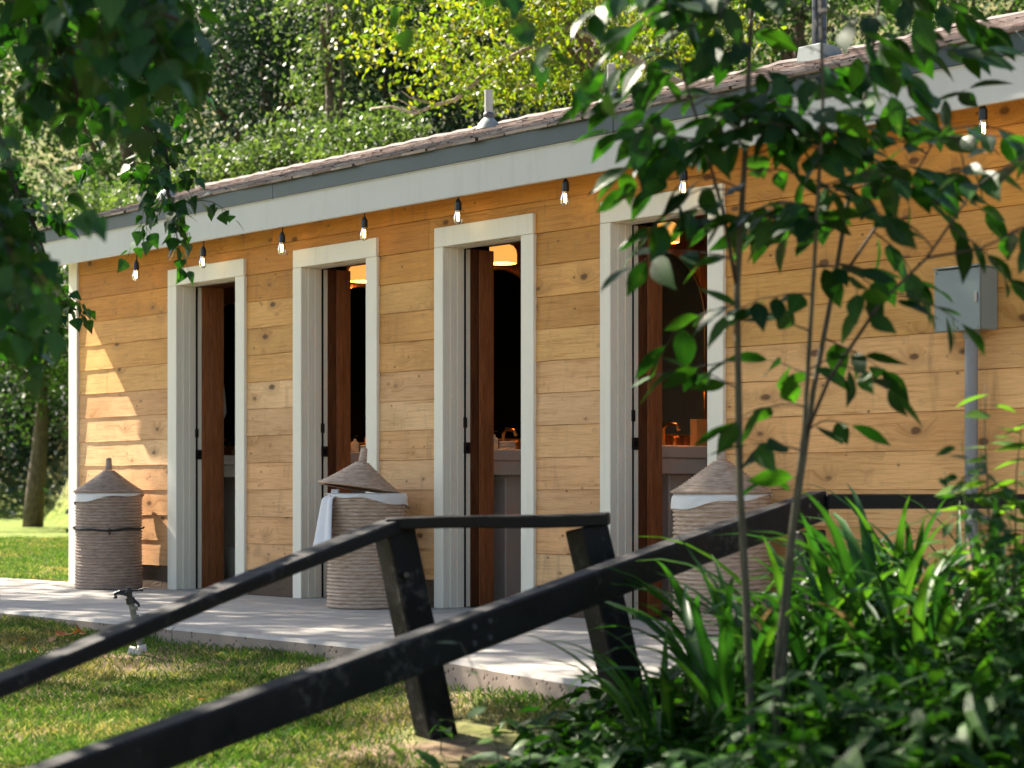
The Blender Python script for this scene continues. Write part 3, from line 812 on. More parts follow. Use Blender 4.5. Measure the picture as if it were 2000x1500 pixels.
for (u, y, h, r_, mt) in ((-1.18, 0.72, 0.2, 0.026, 'pipe'), (2.13, 1.10, 0.235, 0.027, 'pipe'), (3.27, 1.10, 0.215, 0.027, 'pipe')):
    z = roof_z(y) + 0.02
    vp = MB().tube([(u, y, z - 0.03), (u, y, z + h)], r_, 14).build('vent_pipe', M['pipe'], B, smooth=False)
    MB().lathe([(0.085, z - 0.025), (0.07, z + 0.012), (0.05, z + 0.035), (r_ + 0.004, z + 0.055)], 18, (u, y)).build('boot', M['boot'], vp, smooth=True)
    MB().lathe([(r_ + 0.001, z + 0.05), (r_ + 0.008, z + 0.052), (r_ + 0.007, z + 0.085), (r_ + 0.001, z + 0.088)], 14, (u, y)).build('band', M['pipeband'], vp, smooth=True)
u, y = 5.02, 0.95; z = roof_z(y)
vp = MB().tube([(u, y, z), (u, y, z + 0.33)], 0.04, 18).build('flue_pipe', M['flue'], B)
vp['label'] = 'wide black flue pipe on a pale square base'
MB().add([(u + sx * w_, y + sy * w_, z + dz + SL * sy * w_ * f_) for dz, w_, f_ in ((0.0, 0.09, 1), (0.075, 0.08, 0.0)) for sx, sy in ((-1, -1), (1, -1), (1, 1), (-1, 1))],
         [(4, 5, 6, 7), (0, 1, 5, 4), (1, 2, 6, 5), (2, 3, 7, 6), (3, 0, 4, 7)]).build('base', M['boot'], vp, bevel=0.004)

# ------------------------------------------------------------------ string of festoon bulbs behind the fascia edge
SLT = empty('string_light', (3.4, -0.185, 2.34)); tag(SLT, 'string of lit filament bulbs hanging under the white eave', 'string light')
BU = [-0.10, 0.75, 1.655, 2.50, 3.37, 4.255, 5.11, 6.03, 6.87]
BZ = [2.190, 2.208, 2.214, 2.222, 2.232, 2.240, 2.196, 2.228, 2.248]
pts = []
for k, u in enumerate(BU):
    pts.append((u, -0.187, 2.338))
    if k < len(BU) - 1: pts.append(((u + BU[k + 1]) / 2, -0.187, 2.345))
MB().tube(pts, 0.004, 6).build('cable', M['strap'], SLT)
for k, (u, z) in enumerate(zip(BU, BZ)):
    lean = rng.uniform(-0.16, 0.16)
    def L(dx, dz): return (u + dx + lean * (0.12 - dz) * 0.5, -0.187 + 0.0, z + dz)
    so = MB().tube([(u + 0.004, -0.187, 2.338), L(0.003, 0.088), L(0, 0.075)], 0.0035, 6).build('drop_cord', M['strap'], SLT)
    c = L(0, 0.03)
    MB().lathe([(0.001, c[2] + 0.05), (0.008, c[2] + 0.048), (0.014, c[2] + 0.036), (0.019, c[2] + 0.028), (0.020, c[2] - 0.014), (0.016, c[2] - 0.018), (0.001, c[2] - 0.018)], 14, (c[0], c[1])).build('socket', M['black'], so, smooth=False)
    c = L(0, -0.03)
    MB().lathe([(0.014, c[2] + 0.046), (0.019, c[2] + 0.03), (0.026, c[2] + 0.008), (0.027, c[2] - 0.006), (0.022, c[2] - 0.022), (0.012, c[2] - 0.031), (0.001, c[2] - 0.034)], 18, (c[0], c[1])).build('bulb', M['bulb'], so, smooth=True)
    fm = MB()
    for q in (-0.006, 0.006):
        fm.tube([(c[0] + q, c[1], c[2] + 0.03), (c[0] + q * 1.2, c[1], c[2] - 0.014)], 0.0022, 6)
    fm.tube([(c[0], c[1] - 0.006, c[2] + 0.03), (c[0], c[1] - 0.007, c[2] - 0.014)], 0.0022, 6)
    fm.build('filament', M['filament'], so)

# ------------------------------------------------------------------ electrical enclosure
EB = empty('electrical_box', (6.72, -0.09, 0)); tag(EB, 'grey metal electrical box on a conduit fixed to the pine wall', 'electrical box')
b_ = box('enclosure', M['greybox'], EB, 6.605, 6.835, -0.150, -0.025, 1.378, 1.645, bevel=0.004)
cv = box('cover', M['greybox'], EB, 6.600, 6.838, -0.163, -0.1505, 1.372, 1.640, bevel=0.003)
box('rain_hood', M['greybox'], EB, 6.598, 6.840, -0.172, -0.025, 1.6455, 1.652, bevel=0.002)
MB().tube([(6.72, -0.1635, 1.384), (6.72, -0.170, 1.384)], 0.006, 8).build('screw', M['pipe'], cv)
box('latch', M['pipe'], cv, 6.815, 6.829, -0.171, -0.1635, 1.49, 1.535, bevel=0.002)
for sx_, sz_ in ((6.612, 1.384), (6.826, 1.384), (6.612, 1.628), (6.826, 1.628)):
    MB().tube([(sx_, -0.1635, sz_), (sx_, -0.167, sz_)], 0.0045, 8).build('screw', M['pipe'], cv)
box('seam', M['black'], EB, 6.601, 6.8372, -0.1515, -0.1495, 1.3735, 1.6385)
MB().tube([(6.738, -0.082, 1.377), (6.738, -0.082, -0.12)], 0.0285, 18).build('conduit', M['conduit'], EB, smooth=False)
MB().lathe([(0.03, 1.377), (0.037, 1.376), (0.037, 1.345), (0.030, 1.343)], 18, (6.738, -0.082)).build('hub', M['conduit'], EB)
box('strap', M['conduit'], EB, 6.69, 6.786, -0.113, -0.0245, 0.55, 0.57)


# ------------------------------------------------------------------ laundry hampers
def hamper(x, y, seed, label, tilt=False, belt=False, wm='wicker'):
    rg = random.Random(seed)
    o = empty('laundry_hamper', (x, y, 0)); tag(o, label, 'hamper', 'wicker hampers by the doorways')
    r0 = 0.233; H = 0.655; NCo = 31
    prof = [(0.001, 0.004), (r0 * 0.97, 0.004)]
    ph = H / NCo
    for k in range(NCo):
        zc = 0.004 + (k + 0.5) * ph; rr = r0 * (1.0 - 0.012 * math.sin(k / NCo * math.pi)) + rg.uniform(-0.0012, 0.0012)
        for a in (-80, -40, 0, 40, 80):
            prof.append((rr - 0.011 + 0.0125 * math.cos(R(a)), zc + ph * 0.49 * math.sin(R(a))))
    prof += [(r0 - 0.02, H + 0.004), (r0 - 0.025, 0.3)]
    ph1 = rg.uniform(0, 6)
    MB().lathe(prof, 56, (x, y), lambda a, z: 1 + 0.006 * math.sin(2 * a + ph1 + z * 3) + 0.003 * math.sin(7 * a + z * 40)).build('basket', M[wm], o, smooth=True)
    # linen liner folded over the rim, its hem dipping to one side
    vs = []; n = 56
    va = math.atan2(-FW.y, -FW.x)
    for row in range(6):
        for k in range(n):
            a = 2 * math.pi * k / n
            dip = 0.044 + 0.034 * math.cos(a - va - (2.0 if tilt else -1.9)) + 0.008 * math.sin(5 * a + seed)
            rr = r0 + 0.006 + 0.004 * math.sin(9 * a + row) * (row / 5); z_ = H + 0.006 - dip * max(0, row - 1) / 4
            if row == 0: rr = r0 - 0.03; z_ = H - 0.02
            if row == 1: rr = r0 - 0.004; z_ = H + 0.010
            vs.append((x + rr * math.cos(a), y + rr * math.sin(a), z_))
    fs = [(i * n + k, i * n + (k + 1) % n, (i + 1) * n + (k + 1) % n, (i + 1) * n + k) for i in range(5) for k in range(n)]
    MB().add(vs, fs).build('liner', M['linen'], o, smooth=True)
    # conical lid wound from coils with a stalk handle
    lp = []; NL = 17
    for k in range(NL):
        s = k / NL; rr = (r0 + 0.008) * (1 - s) + 0.028 * s; zz = 0.012 + 0.150 * s ** 1.12
        for a in (-60, 0, 60):
            lp.append((rr + 0.0055 * math.cos(R(a)), zz + 0.0052 * math.sin(R(a)) + 0.004 * math.cos(R(a))))
    lp = [(r0 - 0.02, 0.006), (r0 + 0.004, 0.004)] + lp
    hp = []
    for k in range(7):
        for a in (-70, 0, 70):
            hp.append((0.0235 - 0.001 * k + 0.003 * math.cos(R(a)), 0.166 + k * 0.0115 + 0.0055 * math.sin(R(a))))
    hp += [(0.012, 0.247), (0.001, 0.248)]
    lid = MB().lathe(lp, 56).mesh('lid', M[wm], True)
    hd = MB().lathe(hp, 16).mesh('handle', M[wm], True)
    lo = bpy.data.objects.new('lid', lid); COL.objects.link(lo); lo.parent = o
    ho = bpy.data.objects.new('handle', hd); COL.objects.link(ho); ho.parent = lo
    if tilt:
        lo.location = Vector((0, 0, H + 0.030)) + RT * -0.045 + FW * -0.02
        lo.rotation_mode = 'QUATERNION'
        lo.rotation_quaternion = Quaternion(FW, R(7.5)) @ Quaternion(RT, R(-3))
        lo.scale = (0.985, 0.985, 1)
    else:
        lo.location = (0, 0, H + 0.006)
    if belt:
        vs = []; n = 40
        pts = []
        for k in range(n + 1):
            a = va - 1.75 + 3.5 * k / n
            pts.append((x + (r0 + 0.006) * math.cos(a), y + (r0 + 0.006) * math.sin(a), 0.415 + 0.004 * math.sin(k * 0.5) + 0.006 * math.cos(k * 0.16)))
        bt = MB().tube(pts, 0.0075, 6).build('cord', M['strap'], o)
        a = va + 0.22; p = Vector((x + (r0 + 0.014) * math.cos(a), y + (r0 + 0.014) * math.sin(a), 0.42))
        MB().tube([p, p + Vector((0, 0, -0.02)), p + Vector((0.002, -0.002, -0.045))], 0.006, 6).build('knot_end', M['strap'], bt)
    return o


hamper(-0.307, -0.286, 1, 'wicker hamper with a black cord round its middle, by the corner', belt=True, wm='wicker2')
hamper(2.674, -0.30, 2, 'wicker hamper with tilted lid and white towel hanging out', tilt=True)
hamper(5.458, -0.29, 3, 'wicker hamper half hidden behind rail and plants at fourth doorway')
# towel hanging out of the tilted hamper
hc = Vector((2.674, -0.30, 0)); vs = []; n1, n2 = 12, 14
for a in range(n1):
    for b in range(n2):
        s = a / (n1 - 1); q = b / (n2 - 1)
        ang = math.atan2(-RT.y, -RT.x) + 0.95 - 1.05 * s
        rr = 0.245 + 0.016 * math.sin(s * 11 + q) * (0.4 + q) + 0.075 * q * (1 - 0.3 * s) + (0.0 if q > 0.08 else -0.045)
        wq = 0.55 + 0.45 * q
        ang = math.atan2(-RT.y, -RT.x) + 0.42 + (0.60 - 0.95 * s) * wq
        zz = 0.682 - q * (0.31 + 0.06 * math.sin(s * 3.0 + 0.4)) + (0.004 if q < 0.08 else 0)
        vs.append((hc.x + rr * math.cos(ang), hc.y + rr * math.sin(ang), zz))
tw = MB().add(vs, [(a * n2 + b, a * n2 + b + 1, (a + 1) * n2 + b + 1, (a + 1) * n2 + b) for a in range(n1 - 1) for b in range(n2 - 1)]).build('bath_towel', plain('white_terry', (0.80, 0.80, 0.82), 0.9, 0.1, var=0.04, scale=60, bump=0.3), None, smooth=True)
so = tw.modifiers.new('s', 'SOLIDIFY'); so.thickness = 0.007
tag(tw, 'white towel spilling from under the tilted hamper lid', 'towel')

# ------------------------------------------------------------------ timber ramp rails
LEV = (RT * 0.72 + FW * 0.44).normalized()          # level rail direction, in plan
ACR = Vector((0, 0, 1)).cross(LEV).normalized()


def post(name, r0_, t0_, z0_, r1, t1, z1, parent, w=0.108):
    a = P(r0_, t0_, z0_); b = P(r1, t1, z1)
    return MB().beam(a, b, w, w, LEV).build(name, M['timber'], parent, bevel=0.006)


FR = empty('timber_rail', P(-0.3, 6.7, -0.15)); tag(FR, 'black timber rail on two leaning posts, farther of the two rails', 'railing', 'timber ramp rails')
post('post', -0.238, 6.7, -0.22, -0.397, 6.7, 0.545, FR)
post('post', 0.405, 6.6, -0.14, 0.246, 6.6, 0.56, FR)
A_ = P(-0.435, 7.3, 0.0)
a = P(-0.415, 6.69, 0.566); b = P(0.322, 6.6, 0.588)
MB().beam(a, b, 0.13, 0.042, FW, 7, 0.004).build('level_rail', M['timber'], FR, bevel=0.005)
s1 = P(-0.405, 6.67, 0.560); s0 = P(-1.311, 5.1, 0.185); d_ = (s0 - s1)
SLA = Vector((0, 0, 1)).cross(d_).normalized()
MB().beam(s1, s1 + d_ * 1.55, 0.085, 0.042, SLA, 14, 0.005).build('sloped_rail', M['timber'], FR, bevel=0.006)
pe = s1 + d_ * 1.4
MB().beam(Vector((pe.x, pe.y, gz(pe.x, pe.y) - 0.1)), pe - Vector((0, 0, 0.04)), 0.128, 0.128, LEV).build('post', M['timber'], FR, bevel=0.006)
MB().tube([P(-0.35, 6.61, 0.40), P(-0.35, 6.66, 0.40)], 0.01, 10).build('bolt', M['black'], FR)

NRL = empty('timber_rail', P(0.0, 6.1, -0.3)); tag(NRL, 'thick black timber rail crossing the foreground, nearer of the two rails', 'railing', 'timber ramp rails')
q1 = P(1.092, 7.2, 0.620); q0 = P(-1.063, 4.4, 0.013); d2 = q0 - q1
SLB = Vector((0, 0, 1)).cross(d2).normalized()
LEV2 = (RT * 0.95 + FW * 0.3).normalized()
MB().beam(q1 - d2 * 0.01, q1 + d2 * 1.25, 0.075, 0.104, SLB, 16, 0.005).build('sloped_rail', M['timber'], NRL, bevel=0.007)
MB().beam(q1 + LEV2 * 0.03 + Vector((0, 0, 0.02)), q1 + LEV2 * 1.9 + Vector((0, 0, 0.02)), 0.10, 0.055, Vector((0, 0, 1)).cross(LEV2)).build('level_rail', M['timber'], NRL, bevel=0.006)
for s_, dz in ((0.015, 0.0), (1.16, 0.0)):
    pp = q1 + d2 * s_ - SLB * 0.0
    gzz = gz(pp.x, pp.y)
    MB().beam(Vector((pp.x + 0.05, pp.y + 0.03, gzz - 0.1)), pp + Vector((0, 0, -0.075)), 0.10, 0.10, LEV).build('post', M['timber'], NRL, bevel=0.006)
pp = q1 + LEV2 * 1.5
MB().beam(Vector((pp.x, pp.y, gz(pp.x, pp.y) - 0.1)), pp + Vector((0, 0, -0.03)), 0.10, 0.10, LEV).build('post', M['timber'], NRL, bevel=0.006)
nrm = SLB if SLB.dot(FW) < 0 else -SLB
for f_ in (0.012, 0.03, 0.55, 0.57):
    for dz in (-0.022, 0.024):
        c_ = q1 + d2 * f_ + nrm * 0.036 + Vector((0, 0, dz))
        MB().tube([c_, c_ + nrm * 0.007], 0.008, 8).build('bolt', M['pipeband'], NRL)
# ------------------------------------------------------------------ sprinkler
spx = P(-1.735, 9.25, 0); gzs = gz(spx.x, spx.y)
SP = empty('lawn_sprinkler', (spx.x, spx.y, gzs)); tag(SP, 'leaning impact sprinkler on a riser in the lawn', 'sprinkler')


def S(r_, z_, t_=0.0): return P(-1.735 + r_, 9.25 + t_, gzs + z_)


MB().tube([S(0.012, 0.03), S(-0.012, 0.13), S(-0.034, 0.235)], 0.0145, 10).build('riser', M['greypvc'], SP)
for z_, r_ in ((0.075, 0.02), (0.09, 0.018), (0.175, 0.019), (0.215, 0.020)):
    x_ = 0.012 - 0.19 * (z_ - 0.03)
    MB().tube([S(x_ + 0.001, z_ - 0.009), S(x_ - 0.001, z_ + 0.009)], r_, 12).build('coupling', M['greypvc'], SP)
MB().tube([S(0.014, 0.045), S(0.018, 0.018), S(0.008, 0.004), S(-0.012, 0.006), S(-0.022, 0.012)], [0.02, 0.022, 0.022, 0.021, 0.021], 12).build('elbow', M['pvc'], SP, smooth=True)
MB().tube([S(-0.020, 0.011), S(-0.045, 0.017)], 0.0255, 14).build('cap', M['pvc'], SP)
MB().tube([S(-0.014, -0.06), S(-0.010, 0.0)], 0.015, 10).build('feed_pipe', M['greypvc'], SP)
hd = MB().tube([S(-0.034, 0.235), S(-0.040, 0.265)], 0.021, 12).build('head', M['black'], SP)
MB().tube([S(-0.040, 0.265), S(-0.045, 0.295), S(-0.047, 0.312)], [0.013, 0.015, 0.011], 10).build('bridge', M['black'], hd)
MB().tube([S(-0.040, 0.275), S(-0.075, 0.285), S(-0.095, 0.284)], [0.009, 0.008, 0.006], 8).build('nozzle', M['black'], hd)
MB().tube([S(-0.042, 0.300), S(-0.085, 0.296), S(-0.112, 0.280), S(-0.112, 0.268), S(-0.098, 0.266)], [0.006, 0.006, 0.011, 0.010, 0.005], 8).build('arm', M['black'], SP)
MB().tube([S(-0.042, 0.298), S(0.0, 0.300), S(0.02, 0.302)], [0.007, 0.005, 0.008], 8).build('counterweight', M['black'], SP)
MB().tube([S(-0.02, 0.255), S(0.0, 0.235), S(0.004, 0.222)], [0.006, 0.007, 0.004], 8).build('trip_lever', M['black'], SP)


# ------------------------------------------------------------------ leaves
def leaf_template(name, kind, mat, droop_k=1.0, fold_k=1.0, twist=0.0):
    """unit leaf: stalk end at the origin, blade along +x, face up +z; length 1"""
    if kind == 'oval':      # broad elliptic with a drawn-out tip
        half = [(0.0, 0.006), (0.07, 0.008), (0.13, 0.085), (0.28, 0.195), (0.48, 0.235), (0.68, 0.18), (0.86, 0.075), (1.0, 0.0)]
        droop = 0.16; fold = 0.10
    elif kind == 'delta':   # triangular cottonwood or birch blade on a thin stalk
        half = [(0.0, 0.012), (0.30, 0.012), (0.33, 0.20), (0.42, 0.35), (0.55, 0.30), (0.75, 0.16), (0.9, 0.06), (1.0, 0.0)]
        droop = 0.14; fold = 0.08
    elif kind == 'lance':
        half = [(0.0, 0.0), (0.15, 0.07), (0.4, 0.125), (0.65, 0.10), (0.85, 0.045), (1.0, 0.0)]
        droop = 0.22; fold = 0.06
    droop *= droop_k; fold *= fold_k
    vs = []; fs = []
    for x, w in half:
        z = -droop * x * x; e = fold * w * 2 * 0.6
        vs += [(x, w, z + e + twist * x * w), (x, 0, z), (x, -w, z + e - twist * x * w)]
    for i in range(len(half) - 1):
        a = i * 3; b = a + 3
        fs += [(a, a + 1, b + 1, b), (a + 1, a + 2, b + 2, b + 1)]
    m_ = MB(); m_.add(vs, fs)
    return m_.mesh(name, mat, True)


def leaf_obj(parent, me, loc, direction, up, size):
    o = bpy.data.objects.new('leaf', me); COL.objects.link(o)
    x = Vector(direction).normalized(); u = Vector(up); y = u.cross(x)
    if y.length < 1e-3: y = Vector((1, 0, 0)).cross(x)
    y.normalize(); z = x.cross(y)
    m = Matrix((x, y, z)).transposed()
    o.rotation_mode = 'QUATERNION'; o.rotation_quaternion = m.to_quaternion()
    o.parent = parent; o.location = Vector(loc) - parent.location; o.scale = (size, size, size)
    return o


def leaf_np(me, items):
    """bake leaves (loc, dir, up, size) of one template into one vertex array of quads"""
    tv = np.array([v.co[:] for v in me.vertices]); idx = np.array([list(p.vertices) for p in me.polygons])
    out = []
    for loc, d, u, s in items:
        x = np.array(d, float); x /= np.linalg.norm(x); y = np.cross(np.array(u, float), x); ny = np.linalg.norm(y)
        y = y / ny if ny > 1e-4 else np.array([0, 1.0, 0]); z = np.cross(x, y)
        w = (tv @ np.array([x, y, z])) * s + np.array(loc)
        out.append(w[idx].reshape(-1, 3))
    return np.concatenate(out)


def rand_up(k=0.7):
    return Vector((rng.gauss(0, k), rng.gauss(0, k), 1.0)).normalized()


def rand_dir(down=0.35, k=1.0):
    a = rng.uniform(0, 2 * math.pi)
    return Vector((math.cos(a) * k, math.sin(a) * k, -down + rng.gauss(0, 0.35))).normalized()


def wander(p, d, length, n, wob, sag=0.0):
    pts = [Vector(p)]; d = Vector(d).normalized()
    for i in range(n):
        d = (d + Vector((rng.gauss(0, wob), rng.gauss(0, wob), rng.gauss(0, wob) - sag))).normalized()
        pts.append(pts[-1] + d * (length / n))
    return pts


def in_view(p):
    r_, t_ = (Vector(p) - CAM).dot(RT), (Vector(p) - CAM).dot(FW)
    return t_ > 1 and -0.28 < r_ / t_ < 0.28 and (p[2] - 0.68) / t_ < 0.26, t_


# ---- multi-stemmed young tree in the right foreground
def px(x, y, t): return P((x - 1000) / 3889 * t, t, 0.68 + (958 - y) / 3889 * t)


SAP = empty('young_tree', P(0.68, 5.35, -0.3)); tag(SAP, 'slender multi-stemmed young tree with glossy dark leaves in the right foreground', 'tree')
stems = [
    ([P(0.655, 5.3, -0.35), P(0.64, 5.3, -0.03), P(0.625, 5.3, 0.35), P(0.606, 5.3, 0.70), P(0.600, 5.31, 1.22), P(0.625, 5.33, 1.60), P(0.645, 5.35, 2.0), P(0.66, 5.4, 2.6)], 0.0135),
    ([P(0.72, 5.38, -0.35), P(0.725, 5.4, 0.05), P(0.76, 5.4, 0.55), P(0.82, 5.42, 0.95), P(0.875, 5.44, 1.22), P(0.94, 5.46, 1.58), P(1.01, 5.5, 1.99), P(1.06, 5.55, 2.5)], 0.0105),
    ([P(0.70, 5.3, -0.35), P(0.70, 5.28, 0.2), P(0.735, 5.26, 0.55), P(0.77, 5.25, 0.83), P(0.80, 5.25, 1.33), P(0.815, 5.22, 1.7), P(0.80, 5.2, 2.2)], 0.0095),
    ([P(0.765, 5.26, 0.80), P(0.83, 5.22, 0.97), P(0.96, 5.18, 1.17), P(1.07, 5.14, 1.28), P(1.19, 5.10, 1.46), P(1.36, 5.05, 1.57)], 0.006),
    ([P(0.60, 5.31, 1.22), P(0.56, 5.28, 1.42), P(0.50, 5.25, 1.62), P(0.42, 5.2, 1.85), P(0.40, 5.2, 2.1)], 0.006),
    ([P(0.875, 5.44, 1.22), P(1.0, 5.5, 1.40), P(1.1, 5.55, 1.52), P(1.22, 5.6, 1.72)], 0.005),
    ([P(1.07, 5.14, 1.28), P(1.2, 5.1, 1.30), P(1.33, 5.05, 1.36)], 0.004),
]
LEAF_OVAL = [leaf_template('oval_leaf', 'oval', M['L_young'], a, b, c) for a, b, c in ((0.6, 1.0, 0.25), (1.4, 1.6, -0.3), (2.2, 0.8, 0.1), (-0.5, 1.9, 0.35), (1.0, 0.3, -0.5))]
LEAF_OVALI = leaf_template('oval_leaf_joined', 'oval', M['L_darki'], 1.3, 1.4, 0.2)
sap_leaves = []
for ptsn, rad in stems:
    rr = [rad * (1 - 0.62 * i / (len(ptsn) - 1)) for i in range(len(ptsn))]
    MB().tube(ptsn, rr, 9).build('stem', M['stem'] if rad > 0.007 else M['twig'], SAP, smooth=True)


def sprig(p, d, length, nl, size, store, tw_parent, sag=0.12, rad=0.003, wob=0.14, tm='twig'):
    pts = wander(p, d, length, 6, wob, sag)
    MB().tube(pts, [rad * (1 - 0.1 * i) for i in range(len(pts))], 5).build('twig', M[tm], tw_parent, smooth=True)
    for k in range(nl):
        s = (k + rng.uniform(0.2, 0.9)) / nl * (len(pts) - 1.001)
        i = int(s); q = pts[i].lerp(pts[i + 1], s - i); dr = (pts[i + 1] - pts[i]).normalized()
        sd = dr.cross(Vector((0, 0, 1))).normalized() * (1 if k % 2 else -1)
        ld = (dr * 0.6 + sd * 0.8 + Vector((rng.gauss(0, 0.3), rng.gauss(0, 0.3), -0.45 + rng.gauss(0, 0.35)))).normalized()
        store.append((q, ld, rand_up(0.55), size * rng.uniform(0.7, 1.15)))
    store.append((pts[-1], (pts[-1] - pts[-2]).normalized(), rand_up(0.4), size))


def along(ptsn, z):
    for a, b in zip(ptsn, ptsn[1:]):
        if a.z <= z <= b.z: return a.lerp(b, (z - a.z) / (b.z - a.z))
    return ptsn[-1]


seen_ = set()
for (si, z, dr, dt, dz, ln, nl) in [
    (0, 1.30, -1, 0.1, 0.3, .30, 6), (0, 1.38, 0.8, -0.3, 0.3, .26, 6), (0, 1.48, -0.9, -0.5, 0.35, .34, 7), (0, 1.55, 0.7, 0.5, 0.3, .30, 7),
    (0, 1.62, -1, 0.3, 0.2, .36, 8), (0, 1.68, 0.9, -0.4, 0.3, .30, 7), (0, 1.74, -0.8, -0.5, 0.3, .32, 8), (0, 1.80, 0.6, 0.7, 0.2, .30, 7),
    (0, 1.86, -1, 0.0, 0.1, .34, 8), (0, 1.92, 0.9, 0.2, 0.1, .30, 7), (0, 1.98, -0.6, -0.6, 0.0, .30, 7), (0, 2.05, 0.5, -0.6, -0.1, .30, 7), (0, 2.15, -0.9, 0.2, -0.2, .32, 7),
    (0, 1.02, -1, -0.2, 0.1, .20, 5), (0, 0.96, -0.7, 0.5, 0.5, .14, 2), (0, 1.16, -1, 0.2, 0.15, .24, 5),
    (1, 1.30, 0.8, 0.3, 0.2, .28, 6), (1, 1.42, -0.8, 0.4, 0.3, .26, 6), (1, 1.52, 1, -0.2, 0.2, .30, 7), (1, 1.60, -0.6, -0.6, 0.3, .28, 7), (1, 1.70, 0.9, 0.4, 0.2, .30, 7),
    (1, 1.80, -0.9, 0.2, 0.2, .32, 8), (1, 1.90, 0.9, -0.5, 0.1, .30, 7), (1, 2.0, -0.7, -0.5, 0.0, .28, 6), (1, 2.08, 0.8, 0.3, -0.1, .34, 7), (1, 2.2, 0.2, -0.8, -0.3, .34, 7),
    (1, 0.98, -0.9, 0.2, 0.3, .14, 3), (1, 0.84, 0.8, -0.2, 0.4, .12, 2), (1, 1.12, 0.9, 0.2, -0.2, .20, 3), (1, 0.70, -0.8, 0.1, 0.3, .10, 2),
    (2, 0.80, -0.8, -0.2, 0.5, .14, 3), (2, 0.90, -0.9, 0.1, 0.4, .20, 4), (2, 1.02, 0.6, -0.6, 0.3, .16, 4), (2, 1.10, -1, 0.0, 0.3, .20, 4), (2, 1.22, -0.8, -0.4, 0.3, .24, 6), (2, 1.30, 0.9, 0.1, 0.3, .24, 6), (2, 1.36, -0.3, 0.8, 0.2, .24, 6),
    (2, 1.42, -0.9, 0.3, 0.3, .26, 7), (2, 1.50, 0.8, -0.5, 0.2, .28, 7), (2, 1.58, -0.8, -0.3, 0.2, .30, 7), (2, 1.66, 0.7, 0.5, 0.2, .30, 7), (2, 1.76, -0.9, -0.2, 0.1, .30, 7), (2, 1.86, 0.9, 0.2, 0.0, .30, 7), (2, 1.96, 0.1, -0.8, -0.1, .30, 7),
    (3, 1.02, 0.7, -0.2, -0.1, .16, 4), (3, 1.12, -0.3, -0.6, 0.5, .16, 4), (3, 1.20, 0.7, 0.3, -0.4, .20, 5), (3, 1.28, -0.3, 0.2, 0.7, .22, 5), (3, 1.36, 0.8, -0.1, -0.3, .22, 5), (3, 1.44, -0.4, 0.1, 0.7, .24, 6), (3, 1.50, 0.6, 0.4, -0.5, .2, 5), (3, 1.56, 0.8, 0, 0.4, .24, 6),
    (4, 1.45, -0.8, 0.2, 0.0, .24, 6), (4, 1.58, -0.9, -0.2, 0.0, .26, 6), (4, 1.68, 0.6, -0.3, 0.2, .26, 6), (4, 1.80, -0.8, 0.2, 0.0, .28, 7), (4, 1.92, -0.7, -0.4, -0.1, .28, 7), (4, 2.05, 0.3, 0.5, -0.3, .26, 6),
    (5, 1.40, 0.6, -0.1, -0.4, .2, 5), (5, 1.52, 0.8, 0.1, 0.2, .26, 6), (5, 1.64, -0.3, 0.2, 0.8, .26, 6), (5, 1.70, 0.9, -0.2, 0.1, .3, 7),
    (6, 1.30, 0.5, 0.1, 0.6, .18, 4), (6, 1.34, 0.8, -0.1, -0.3, .18, 4), (6, 1.36, 0.9, 0, 0.5, .22, 5),
] * 2:
    if (si, z) in seen_ and (z < 1.42 or rng.random() < 0.15): continue
    seen_.add((si, z)); z += rng.uniform(-0.03, 0.03); dr += rng.gauss(0, 0.3); dt += rng.gauss(0, 0.3)
    sprig(along(stems[si][0], z), RT * dr + FW * dt + Vector((0, 0, dz)), ln, nl, 0.126, sap_leaves, SAP, sag=0.10, rad=0.0028)
sap_leaves = [it for it in sap_leaves if not (0.132 < (it[0] - CAM).dot(RT) / (it[0] - CAM).dot(FW) < 0.168 and (it[0].z - 0.68) / (it[0] - CAM).dot(FW) > 0.212)]
sap_leaves.sort(key=lambda it: -in_view(it[0])[0])
for it in sap_leaves[:300]: leaf_obj(SAP, rng.choice(LEAF_OVAL), *it)
if len(sap_leaves) > 300:
    o = link('foliage', np_mesh('foliage', leaf_np(LEAF_OVALI, sap_leaves[300:]), 4, M['L_darki']), SAP); o['kind'] = 'stuff'

# ---- broad tree whose boughs hang into the picture at the left (trunk outside the frame)
LT = empty('poplar_tree', P(-3.9, 7.2, gz(*P(-3.9, 7.2, 0).xy))); tag(LT, 'poplar whose drooping leafy branches hang in from the upper left', 'tree')
tb = P(-3.9, 7.2, -0.4)
MB().tube([tb, tb + Vector((0.05, 0.05, 1.5)), tb + Vector((0, 0.1, 3.2)), tb + Vector((-0.1, 0.0, 5.0)), tb + Vector((0, 0, 6.8))], [0.24, 0.2, 0.17, 0.12, 0.05], 14).build('trunk', M['bark'], LT, smooth=True)
LEAF_D = [leaf_template('delta_leaf', 'delta', M['L_dark'], a, b, c) for a, b, c in ((1, 1, 0.2), (2.2, 1.8, -0.3), (0.2, 2.2, 0.3), (1.5, 0.4, -0.2))]; LEAF_DI = leaf_template('delta_leaf_joined', 'delta', M['L_darki'])
lt_leaves = []
